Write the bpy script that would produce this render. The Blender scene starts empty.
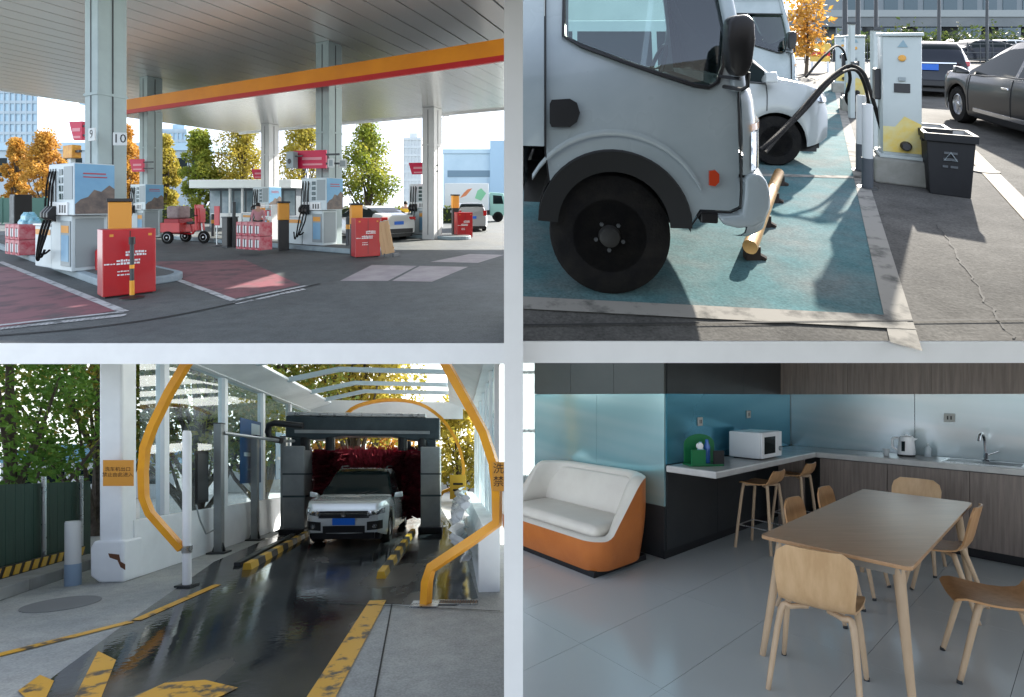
import bpy, bmesh, math, random
from mathutils import Vector, Matrix
R = math.radians
random.seed(7)
scn = bpy.context.scene
col = scn.collection

# ------------------------------------------------------------------ camera
F, CX, CY, EYE = 470.0, 512.0, 310.0, 1.6        # focal length and principal point in pixels, eye height
cam = bpy.data.cameras.new("camera")
cam.sensor_fit = 'HORIZONTAL'; cam.sensor_width = 36.0
cam.lens = 36.0 * F / 1024.0
cam.shift_y = -(348.5 - CY) / 1024.0
cam.clip_start = 0.05; cam.clip_end = 3000
cam_o = bpy.data.objects.new("camera", cam); col.objects.link(cam_o)
cam_o.location = (0, 0, EYE); cam_o.rotation_euler = (R(90), 0, 0)
scn.camera = cam_o

# ------------------------------------------------------------------ sky and sun
SUN = Vector((1.3, 1.38, 1.72)).normalized()
SUN_EL = math.asin(SUN.z); SUN_AZ = math.atan2(SUN.x, SUN.y)
world = bpy.data.worlds.new("World"); scn.world = world; world.use_nodes = True
nt = world.node_tree; nt.nodes.clear()
wo = nt.nodes.new("ShaderNodeOutputWorld"); bg = nt.nodes.new("ShaderNodeBackground")
sky = nt.nodes.new("ShaderNodeTexSky"); sky.sky_type = 'NISHITA'; sky.sun_disc = False
sky.sun_elevation = SUN_EL; sky.sun_rotation = SUN_AZ
sky.air_density = 1.0; sky.dust_density = 1.3; sky.ozone_density = 1.2
tc = nt.nodes.new("ShaderNodeTexCoord"); mx = nt.nodes.new("ShaderNodeVectorMath"); mx.operation = 'MAXIMUM'
mx.inputs[1].default_value = (-1, -1, 0.06)      # below its horizon the sky goes on as haze
nt.links.new(tc.outputs["Generated"], mx.inputs[0]); nt.links.new(mx.outputs[0], sky.inputs["Vector"])
sep = nt.nodes.new("ShaderNodeSeparateXYZ"); nt.links.new(tc.outputs["Generated"], sep.inputs[0])
gr = nt.nodes.new("ShaderNodeMapRange"); gr.inputs["From Min"].default_value = -0.5; gr.inputs["From Max"].default_value = -0.36
gr.inputs["To Min"].default_value = 0.22; gr.inputs["To Max"].default_value = 1.0     # far below: dull ground instead of sky
nt.links.new(sep.outputs["Z"], gr.inputs["Value"])
ml = nt.nodes.new("ShaderNodeVectorMath"); ml.operation = 'SCALE'
hs = nt.nodes.new("ShaderNodeHueSaturation"); hs.inputs["Saturation"].default_value = 0.5      # greyed to take blue out of the sky light
nt.links.new(sky.outputs[0], hs.inputs["Color"]); nt.links.new(hs.outputs[0], ml.inputs[0]); nt.links.new(gr.outputs[0], ml.inputs["Scale"])
nt.links.new(ml.outputs[0], bg.inputs[0]); bg.inputs[1].default_value = 0.14
nt.links.new(bg.outputs[0], wo.inputs[0])
sl = bpy.data.lights.new("sun", 'SUN'); sl.energy = 5.0; sl.angle = R(0.6); sl.color = (1.0, 0.93, 0.82)
so = bpy.data.objects.new("sun", sl); col.objects.link(so)
so.rotation_euler = SUN.to_track_quat('Z', 'Y').to_euler(); so.location = (20, 20, 40)
vs = scn.view_settings
vs.view_transform = 'Standard'; vs.look = 'None'; vs.exposure = 1.8; vs.gamma = 1.0; vs.use_curve_mapping = False
scn.cycles.use_denoising = True
scn.cycles.max_bounces = 8; scn.cycles.transparent_max_bounces = 16

# ------------------------------------------------------------------ sites: each stands on its own even grade
class Site:
    def __init__(s, horizon):
        s.h = horizon; s.grade = (CY - horizon) / F
    def g(s, px, py, z=0.0):                      # where a pixel's ray meets the site's ground (or a level z above it)
        y = F * (EYE - z) / (py - s.h); return ((px - CX) * y / F, y)
    def at(s, px, py, y):                         # a pixel at a known distance
        return ((px - CX) * y / F, y, EYE - (py - s.h) * y / F)
    def w(s, p):
        return Vector((p[0], p[1], (p[2] if len(p) > 2 else 0) + s.grade * p[1]))
TL, TR, BL, BR = Site(202.0), Site(38.0), Site(470.0), Site(396.0)

# ------------------------------------------------------------------ mesh building
class MB:
    def __init__(s): s.v = []; s.f = []
    def add(s, vs, fs):
        o = len(s.v); s.v += [tuple(p) for p in vs]; s.f += [tuple(i + o for i in f) for f in fs]; return s
    def box(s, x0, x1, y0, y1, z0, z1):
        return s.add([(x0,y0,z0),(x1,y0,z0),(x1,y1,z0),(x0,y1,z0),(x0,y0,z1),(x1,y0,z1),(x1,y1,z1),(x0,y1,z1)],
                     [(3,2,1,0),(4,5,6,7),(0,1,5,4),(1,2,6,5),(2,3,7,6),(3,0,4,7)])
    def cbox(s, cx, cy, cz, sx, sy, sz): return s.box(cx-sx/2, cx+sx/2, cy-sy/2, cy+sy/2, cz-sz/2, cz+sz/2)
    def prism(s, poly, axis, lo, hi):             # polygon in the two other axes, extruded along axis
        n = len(poly)
        mk = {'x': lambda a, b, c: (c, a, b), 'y': lambda a, b, c: (a, c, b), 'z': lambda a, b, c: (a, b, c)}[axis]
        vs = [mk(a, b, lo) for a, b in poly] + [mk(a, b, hi) for a, b in poly]
        fs = [tuple(range(n)), tuple(range(2*n-1, n-1, -1))] + [(i, i+n, (i+1) % n + n, (i+1) % n) for i in range(n)]
        return s.add(vs, fs)
    def rings(s, rs, closed=True, caps=True):
        n = len(rs[0]); vs = [p for r in rs for p in r]; fs = []
        for i in range(len(rs)-1):
            for j in range(n if closed else n-1):
                k = (j+1) % n; fs.append((i*n+j, i*n+k, (i+1)*n+k, (i+1)*n+j))
        if caps and closed: fs += [tuple(range(n-1, -1, -1)), tuple(range((len(rs)-1)*n, len(rs)*n))]
        return s.add(vs, fs)
    def tube(s, path, r, n=8, loop=False):
        P = [Vector(p) for p in path]; m = len(P); rs = []
        up = None
        for i, p in enumerate(P):
            if loop: t = (P[(i+1) % m] - P[i-1])
            else: t = (P[min(i+1, m-1)] - P[max(i-1, 0)])
            t.normalize()
            if up is None:
                up = Vector((0,0,1)) if abs(t.z) < 0.9 else Vector((1,0,0))
            a = up - t * up.dot(t)
            if a.length < 1e-5: a = t.orthogonal()
            a.normalize(); b = t.cross(a); up = a
            rr = r[i] if isinstance(r, (list, tuple)) else r
            sq = n == 4
            rs.append([p + (a*math.cos(2*math.pi*(k+(.5 if sq else 0))/n) + b*math.sin(2*math.pi*(k+(.5 if sq else 0))/n)) * rr for k in range(n)])
        if loop: rs.append(rs[0])
        return s.rings(rs, True, not loop)
    def cyl(s, p0, p1, r0, r1=None, n=16): return s.tube([p0, p1], [r0, r0 if r1 is None else r1], n)
    def lathe(s, prof, n=24, c=(0,0,0), axis='z'):
        rs = []
        for r, z in prof:
            ring = []
            for k in range(n):
                a = 2*math.pi*k/n; x, y = r*math.cos(a), r*math.sin(a)
                q = {'z': (x, y, z), 'y': (x, z, -y), 'x': (z, x, y)}[axis]
                ring.append((c[0]+q[0], c[1]+q[1], c[2]+q[2]))
            rs.append(ring)
        return s.rings(rs)
    def grid(s, P):
        return s.rings(P, closed=False)
    def poly(s, pts): return s.add(pts, [tuple(range(len(pts)))])
    def move(s, d): s.v = [(p[0]+d[0], p[1]+d[1], p[2]+d[2]) for p in s.v]; return s
    def xf(s, M): s.v = [tuple(M @ Vector(p)) for p in s.v]; return s
    def fillholes(s, outer, holes, fn):           # flat panel with openings; fn maps the 2-D point to 3-D
        bm = bmesh.new(); es = []
        for loop in [outer] + holes:
            vv = [bm.verts.new((a, b, 0)) for a, b in loop]
            es += [bm.edges.new((vv[i], vv[(i+1) % len(vv)])) for i in range(len(vv))]
        bmesh.ops.triangle_fill(bm, edges=es, use_beauty=True, use_dissolve=False)
        bm.verts.index_update()
        s.add([fn(v.co.x, v.co.y) for v in bm.verts], [[v.index for v in f.verts] for f in bm.faces]); bm.free(); return s

def spline(pts, k=6):                             # Catmull-Rom through the points
    P = [Vector(p) for p in pts]; out = []
    for i in range(len(P)-1):
        p0 = P[max(i-1,0)]; p1 = P[i]; p2 = P[i+1]; p3 = P[min(i+2, len(P)-1)]
        for j in range(k):
            t = j/k
            out.append(0.5*((2*p1) + (p2-p0)*t + (2*p0-5*p1+4*p2-p3)*t*t + (3*p1-p0-3*p2+p3)*t**3))
    out.append(P[-1]); return out
def interp(tab, x):
    if x <= tab[0][0]: return tab[0][1]
    for (a, b), (c, d) in zip(tab, tab[1:]):
        if x <= c:
            t = (x-a)/(c-a) if c > a else 0
            return b + (d-b)*t
    return tab[-1][1]
def rrect(x0, x1, y0, y1, r, k=5):
    out = []
    for cx, cy, a0 in ((x1-r, y1-r, 0), (x0+r, y1-r, 90), (x0+r, y0+r, 180), (x1-r, y0+r, 270)):
        for i in range(k+1):
            a = R(a0 + 90*i/k); out.append((cx + r*math.cos(a), cy + r*math.sin(a)))
    return out

def make_mesh(name, mb, mat, bevel=0, smooth=0, solid=0, seg=2):
    me = bpy.data.meshes.new(name); me.from_pydata(mb.v, [], mb.f)
    bm = bmesh.new(); bm.from_mesh(me)
    if bevel:
        es = [e for e in bm.edges if len(e.link_faces) == 2 and e.calc_face_angle(0) > R(25)]
        bmesh.ops.bevel(bm, geom=es, offset=bevel, segments=seg, affect='EDGES', profile=0.5, clamp_overlap=True)
    bmesh.ops.recalc_face_normals(bm, faces=bm.faces)
    if solid: bmesh.ops.solidify(bm, geom=bm.faces[:], thickness=solid)
    bm.to_mesh(me); bm.free()
    if smooth:
        me.shade_smooth(); me.set_sharp_from_angle(angle=R(smooth))
    if isinstance(mat, (list, tuple)):
        for m in mat: me.materials.append(m)
    else: me.materials.append(mat)
    return me

class Thing:
    """one thing: an Empty at its base with its parts as children, standing on a site"""
    def __init__(s, site, name, label, cat, loc, yaw=0.0, group=None, kind=None, single=False):
        s.site = site; s.name = name; s.yaw = yaw; s.loc = loc; s.single = single; s.root = None
        s.tags = dict(label=label, category=cat, group=group, kind=kind)
        if not single:
            s.root = bpy.data.objects.new(name, None); col.objects.link(s.root)
            s.root.empty_display_size = 0.2
            s._tag(s.root)
            s.root.location = site.w(loc)
        s.objs = []
    def _tag(s, o):
        for k, v in s.tags.items():
            if v: o[k] = v
    def _bake(s, me):
        c, n = math.cos(s.yaw), math.sin(s.yaw); g = s.site.grade
        for v in me.vertices:
            x, y, z = v.co; X = c*x - n*y; Y = n*x + c*y
            v.co = (X, Y, z + g*Y)
        me.update()
    def off(s, p):
        c, n = math.cos(s.yaw), math.sin(s.yaw); X = c*p[0]-n*p[1]; Y = n*p[0]+c*p[1]
        return Vector((X, Y, p[2] + s.site.grade*Y))
    def part(s, name, mb, mat, parent=None, label=None, kind=None, origin=None, **kw):
        if isinstance(mb, bpy.types.Mesh): me = mb
        else:
            me = make_mesh(name, mb, mat, **kw); s._bake(me)
        o = bpy.data.objects.new(name, me); col.objects.link(o)
        if s.single:
            o.location = s.site.w(s.loc); s._tag(o); s.root = o
        else:
            o.parent = parent or s.root
        if origin is not None: o.location = s.off(origin)
        if label: o["label"] = label
        if kind: o["kind"] = kind
        s.objs.append(o)
        return o
    def copy(s, loc, label=None, group=None):
        return copy_tree(s.root, s.site.w(loc), label, group)

def copy_tree(o, loc=None, label=None, group=None, parent=None):
    c = o.copy(); col.objects.link(c); c.parent = parent
    if loc is not None: c.location = loc
    if label: c["label"] = label
    if group: c["group"] = group
    for ch in list(o.children): copy_tree(ch, parent=c)
    return c

def struct(site, name, mb, mat, label=None, kind="structure", loc=(0,0,0), **kw):
    t = Thing(site, name, None, None, loc, single=True, kind=kind)
    o = t.part(name, mb, mat, **kw)
    if label: o["label"] = label
    return o

# ------------------------------------------------------------------ procedural materials
def srgb(r, g, b):
    f = lambda c: (c/255/12.92) if c/255 <= 0.04045 else ((c/255+0.055)/1.055)**2.4
    return (f(r), f(g), f(b))
_M = {}
def mat(name, c, rough=0.5, metal=0.0, c2=None, scale=3.0, mixlo=0.35, mixhi=0.65, bump=0.0, bscale=40.0, rvar=0.0,
        trans=0.0, coat=0.0, ior=1.45, spec=0.5, stretch=None, emit=None, alpha=1.0, sheen=0.0, detail=4.0, speck=0.0):
    if name in _M: return _M[name]
    m = bpy.data.materials.new(name); m.use_nodes = True; n = m.node_tree.nodes; L = m.node_tree.links
    p = n["Principled BSDF"]
    p.inputs["Base Color"].default_value = (*c, 1); p.inputs["Roughness"].default_value = rough
    p.inputs["Metallic"].default_value = metal; p.inputs["IOR"].default_value = ior
    p.inputs["Specular IOR Level"].default_value = spec
    p.inputs["Transmission Weight"].default_value = trans; p.inputs["Coat Weight"].default_value = coat
    p.inputs["Coat Roughness"].default_value = 0.08; p.inputs["Alpha"].default_value = alpha
    if sheen: p.inputs["Sheen Weight"].default_value = sheen
    if emit: p.inputs["Emission Color"].default_value = (*emit[:3], 1); p.inputs["Emission Strength"].default_value = emit[3]
    if c2 or bump or rvar:
        t = n.new("ShaderNodeTexCoord"); vec = t.outputs["Object"]
        if stretch:
            mp = n.new("ShaderNodeMapping"); mp.inputs["Scale"].default_value = stretch; L.new(vec, mp.inputs[0]); vec = mp.outputs[0]
    if c2 or rvar:
        a = n.new("ShaderNodeTexNoise"); a.inputs["Scale"].default_value = scale; a.inputs["Detail"].default_value = detail
        a.inputs["Roughness"].default_value = 0.6; L.new(vec, a.inputs["Vector"])
        mr = n.new("ShaderNodeMapRange"); mr.inputs["From Min"].default_value = mixlo; mr.inputs["From Max"].default_value = mixhi
        L.new(a.outputs["Fac"], mr.inputs["Value"])
        if c2:
            x = n.new("ShaderNodeMix"); x.data_type = 'RGBA'
            x.inputs["A"].default_value = (*c, 1); x.inputs["B"].default_value = (*c2, 1)
            L.new(mr.outputs[0], x.inputs["Factor"]); L.new(x.outputs["Result"], p.inputs["Base Color"])
        if rvar:
            r = n.new("ShaderNodeMapRange"); r.inputs["To Min"].default_value = max(0.02, rough-rvar); r.inputs["To Max"].default_value = min(1, rough+rvar)
            L.new(mr.outputs[0], r.inputs["Value"]); L.new(r.outputs[0], p.inputs["Roughness"])
    if speck:                                     # grit: fine light and dark grains
        t2 = n.new("ShaderNodeTexCoord"); q = n.new("ShaderNodeTexNoise"); q.inputs["Scale"].default_value = 55; q.inputs["Detail"].default_value = 3; L.new(t2.outputs["Object"], q.inputs["Vector"])
        q2 = n.new("ShaderNodeTexNoise"); q2.inputs["Scale"].default_value = 4.5; q2.inputs["Detail"].default_value = 9; q2.inputs["Roughness"].default_value = .75; L.new(t2.outputs["Object"], q2.inputs["Vector"])
        ad = n.new("ShaderNodeMath"); ad.operation = 'ADD'; L.new(q.outputs["Fac"], ad.inputs[0]); L.new(q2.outputs["Fac"], ad.inputs[1])
        m3 = n.new("ShaderNodeMapRange"); m3.inputs["From Min"].default_value = .65; m3.inputs["From Max"].default_value = 1.35; m3.inputs["To Min"].default_value = 1-speck; m3.inputs["To Max"].default_value = 1+speck; L.new(ad.outputs[0], m3.inputs["Value"])
        sc2 = n.new("ShaderNodeVectorMath"); sc2.operation = 'SCALE'; L.new(m3.outputs[0], sc2.inputs["Scale"])
        src = p.inputs["Base Color"].links[0].from_socket if p.inputs["Base Color"].is_linked else None
        if src: L.new(src, sc2.inputs[0])
        else: sc2.inputs[0].default_value = c
        L.new(sc2.outputs[0], p.inputs["Base Color"])
    if bump:
        b = n.new("ShaderNodeTexNoise"); b.inputs["Scale"].default_value = bscale; b.inputs["Detail"].default_value = 5
        L.new(vec, b.inputs["Vector"])
        bn = n.new("ShaderNodeBump"); bn.inputs["Strength"].default_value = bump; bn.inputs["Distance"].default_value = 0.02
        L.new(b.outputs["Fac"], bn.inputs["Height"]); L.new(bn.outputs[0], p.inputs["Normal"])
    _M[name] = m; return m

def leafmat(name, cols, scale=1.2):
    if name in _M: return _M[name]
    m = bpy.data.materials.new(name); m.use_nodes = True; n = m.node_tree.nodes; L = m.node_tree.links
    n.clear(); out = n.new("ShaderNodeOutputMaterial")
    t = n.new("ShaderNodeTexCoord"); a = n.new("ShaderNodeTexNoise"); a.inputs["Scale"].default_value = scale; a.inputs["Detail"].default_value = 6
    a.inputs["Roughness"].default_value = 0.75
    L.new(t.outputs["Object"], a.inputs["Vector"])
    cr = n.new("ShaderNodeValToRGB"); e = cr.color_ramp.elements
    k = len(cols)
    while len(e) < k: e.new(0.5)
    for i, c in enumerate(cols): e[i].position = 0.3 + 0.4*i/(k-1); e[i].color = (*c, 1)
    L.new(a.outputs["Fac"], cr.inputs[0])
    d = n.new("ShaderNodeBsdfPrincipled"); d.inputs["Roughness"].default_value = 0.55; d.inputs["Specular IOR Level"].default_value = 0.3
    tr = n.new("ShaderNodeBsdfTranslucent"); mx = n.new("ShaderNodeMixShader"); mx.inputs[0].default_value = 0.45
    L.new(cr.outputs[0], d.inputs["Base Color"]); L.new(cr.outputs[0], tr.inputs[0])
    L.new(d.outputs[0], mx.inputs[1]); L.new(tr.outputs[0], mx.inputs[2]); L.new(mx.outputs[0], out.inputs[0])
    _M[name] = m; return m

def glassmat(name, tint=(0.8,0.95,0.95), rough=0.0, mixt=0.75, haze=0.0):
    """thin pane: mostly see-through, mirror-like at grazing angles"""
    if name in _M: return _M[name]
    m = bpy.data.materials.new(name); m.use_nodes = True; n = m.node_tree.nodes; L = m.node_tree.links
    n.clear(); out = n.new("ShaderNodeOutputMaterial")
    tr = n.new("ShaderNodeBsdfTransparent"); tr.inputs[0].default_value = (*tint, 1)
    gl = n.new("ShaderNodeBsdfGlossy"); gl.inputs["Roughness"].default_value = rough; gl.inputs[0].default_value = (0.9,0.95,1,1)
    mx = n.new("ShaderNodeMixShader"); mx.inputs[0].default_value = 1 - mixt
    L.new(tr.outputs[0], mx.inputs[1]); L.new(gl.outputs[0], mx.inputs[2])
    if haze:                                      # water marks and dirt on the pane
        t = n.new("ShaderNodeTexCoord"); a = n.new("ShaderNodeTexNoise"); a.inputs["Scale"].default_value = 2.2; a.inputs["Detail"].default_value = 6; L.new(t.outputs["Object"], a.inputs["Vector"])
        mr = n.new("ShaderNodeMapRange"); mr.inputs["From Min"].default_value = .35; mr.inputs["From Max"].default_value = .7; mr.inputs["To Max"].default_value = haze
        L.new(a.outputs["Fac"], mr.inputs["Value"]); d = n.new("ShaderNodeBsdfTranslucent"); d.inputs[0].default_value = (.8,.88,.88,1); d2 = n.new("ShaderNodeBsdfDiffuse"); d2.inputs[0].default_value = (.7,.8,.8,1)
        m0 = n.new("ShaderNodeMixShader"); L.new(d.outputs[0], m0.inputs[1]); L.new(d2.outputs[0], m0.inputs[2])
        m2 = n.new("ShaderNodeMixShader"); L.new(mr.outputs[0], m2.inputs[0]); L.new(mx.outputs[0], m2.inputs[1]); L.new(m0.outputs[0], m2.inputs[2]); mx = m2
    L.new(mx.outputs[0], out.inputs[0])
    _M[name] = m; return m

def text_mesh(txt, size, depth=0.002):
    """lettering as flat geometry in the x-z plane, centred, facing -y"""
    cu = bpy.data.curves.new("t", 'FONT'); cu.body = txt; cu.size = size; cu.align_x = 'CENTER'; cu.align_y = 'CENTER'
    cu.resolution_u = 2; cu.space_line = 1.15
    o = bpy.data.objects.new("t", cu); col.objects.link(o)
    me = bpy.data.meshes.new_from_object(o.evaluated_get(bpy.context.evaluated_depsgraph_get()))
    mb = MB(); mb.add([(v.co.x, 0.0, v.co.y) for v in me.vertices], [tuple(p.vertices) for p in me.polygons])
    bpy.data.objects.remove(o); bpy.data.curves.remove(cu); bpy.data.meshes.remove(me)
    return mb

# common colours
WHITE = mat("white_paint", (0.78,0.79,0.8), 0.35, c2=(0.68,0.7,0.72), scale=1.5, rvar=0.08)
BLACK = mat("black_plastic", (0.012,0.012,0.014), 0.4)
RUBBER = mat("tyre_rubber", (0.007,0.007,0.008), 0.85, spec=.2, c2=(0.015,0.014,0.013), scale=9, bump=0.3, bscale=60)
STEEL = mat("brushed_steel", (0.55,0.56,0.57), 0.32, 0.9, rvar=0.1, scale=8)
CHROME = mat("chrome", (0.75,0.76,0.78), 0.12, 1.0)
ALLOY = mat("wheel_alloy", (0.45,0.46,0.48), 0.3, 0.8)
ORANGE = mat("orange_paint", (0.76,0.34,0.02), 0.42, c2=(0.66,0.27,0.016), scale=2.5, rvar=0.1)
REDP = mat("red_plastic", (0.5,0.016,0.02), 0.35, c2=(0.42,0.012,0.02), scale=2)
CARGLASS = mat("car_glass", (0.008,0.014,0.015), 0.06, spec=0.3, ior=1.25)
TAIL = mat("tail_lamp", (0.4,0.01,0.012), 0.15, coat=1.0)
LAMPG = mat("headlamp_glass", (0.8,0.83,0.86), 0.08, 0.7, coat=1.0, c2=(0.08,0.09,0.1), scale=16, mixlo=.42, mixhi=.58)
PLATE = mat("blue_number_plate", (0.012,0.12,0.55), 0.4)
DARKMET = mat("dark_grey_metal", (0.045,0.05,0.055), 0.45, 0.4, rvar=0.1, c2=(0.06,0.065,0.07))

def wheel(t, x, y, r, w, side, tyre=RUBBER, rim=ALLOY, spokes=5, parent=None):
    """axis along local y; side = -1 or +1 tells which way the outer face looks"""
    prof = [(r*0.62,-w/2),(r*0.93,-w/2),(r,-w*0.36),(r,w*0.36),(r*0.93,w/2),(r*0.62,w/2),(r*0.58,w*0.2),(r*0.58,-w*0.2)]
    tb = MB().lathe(prof + [prof[0]], 32, (x, y, r), 'y')
    o = t.part("wheel", tb, tyre, smooth=40, parent=parent)
    rb = MB(); yo = y + side*w*0.32
    rb.lathe([(r*0.6, -side*0.0), (r*0.6, side*0.02), (r*0.54, side*0.025), (r*0.52, -side*0.02)], 32, (x, yo, r), 'y')
    for k in range(spokes):
        a = 2*math.pi*k/spokes + 0.3
        d = Vector((math.cos(a), 0, math.sin(a))); q = Vector((-math.sin(a), 0, math.cos(a)))
        c = Vector((x, yo, r)); yv = Vector((0, side*0.02, 0))
        pts = [c + d*r*0.1 - q*r*0.1, c + d*r*0.56 - q*r*0.07, c + d*r*0.56 + q*r*0.07, c + d*r*0.1 + q*r*0.1]
        rb.rings([[p - yv*0.6 for p in pts], [p + yv*0.6 for p in pts]])
    rb.lathe([(r*0.16, -side*0.02), (r*0.16, side*0.02), (r*0.1, side*0.03)], 20, (x, yo, r), 'y')
    t.part("rim", rb, rim, parent=o, smooth=30)
    t.part("brake_disc", MB().lathe([(r*0.56,-0.01),(r*0.56,0.01)], 24, (x, y + side*w*0.1, r), 'y'), DARKMET, parent=o)
    return o

def leaf_cloud(mb, pts, size, rnd, flat=0.0):
    for p in pts:
        a = Vector((rnd.uniform(-1,1), rnd.uniform(-1,1), rnd.uniform(-1,1)*(1-flat)))
        if a.length < 0.05: a = Vector((1,0,0))
        a.normalize(); b = a.cross(Vector((rnd.uniform(-1,1), rnd.uniform(-1,1), rnd.uniform(-1,1))))
        if b.length < 0.05: b = a.orthogonal()
        b.normalize(); s = size*rnd.uniform(0.6, 1.3); p = Vector(p)
        n = a.cross(b)*s*0.25
        mb.add([p - a*s, p - b*s*0.55 + n, p + a*s, p + b*s*0.55 + n], [(0,1,2),(0,2,3)])
    return mb

def tree(site, name, label, loc, height, radius, leaf, lm, bark, n=2200, size=0.16, trunk_h=0.25, point=0.6, seed=1, group=None, limit=None, lobes=34):
    """tapered trunk with limbs; the crown is many leaf faces gathered in clumps through its volume"""
    rnd = random.Random(seed); t = Thing(site, name, label, "tree", loc, group=group)
    tb = MB(); th = height*0.9
    if limit: th = min(th, limit(*loc[:2]) - .35)
    top = Vector((rnd.uniform(-.1,.1)*radius, rnd.uniform(-.1,.1)*radius, th))
    path = spline([(0,0,-0.1), (rnd.uniform(-.05,.05)*height*.3, 0, height*0.3), top], 5)
    tb.tube(path, [0.03*height*(1-0.85*i/(len(path)-1)) + 0.01 for i in range(len(path))], 8)
    clumps = []
    for k in range(lobes):
        f = (k+0.5)/lobes; z = trunk_h*height + (1-trunk_h)*height*f
        prof = math.sin(math.pi*min(1, (f*0.92+0.12))**point) if point else 1
        rr = radius*max(0.12, prof)
        a = k*2.399 + rnd.uniform(-.3,.3); q = rr*math.sqrt(rnd.uniform(0.08, 1.0))
        c = Vector((q*math.cos(a), q*math.sin(a), z + rnd.uniform(-.05,.05)*height))
        clumps.append((c, radius*rnd.choice((.2,.27,.34,.42,.5))*rnd.uniform(.85,1.15)))
        if k % 2 == 0 and not (limit and c.z > limit(loc[0]+c.x, loc[1]+c.y) - .3):
            b0 = path[min(len(path)-1, int(len(path)*max(0.15, f*0.75)))]
            tb.tube([b0, b0.lerp(c, .5) + Vector((0,0,-.04*height)), c], [0.012*height, 0.008*height, 0.003*height], 5)
    t.part("trunk", tb, bark, smooth=50)
    pts = []
    tot = sum(r*r for c, r in clumps)
    for c, r in clumps:
        for i in range(int(n*r*r/tot)):
            d = Vector((rnd.gauss(0,1), rnd.gauss(0,1), rnd.gauss(0,1))); d.normalize()
            p = c + d*r*(rnd.random()**0.45)*Vector((1,1,1)).length/1.732
            if limit and p.z + loc[2] > limit(loc[0]+p.x, loc[1]+p.y): continue
            if p.z < trunk_h*height*0.7: continue
            pts.append(p)
    t.part("crown", leaf_cloud(MB(), pts, size, rnd), lm)
    return t
BARK = mat("bark", (0.06,0.045,0.035), 0.9, c2=(0.1,0.08,0.06), scale=12, bump=0.6, bscale=25)

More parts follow.
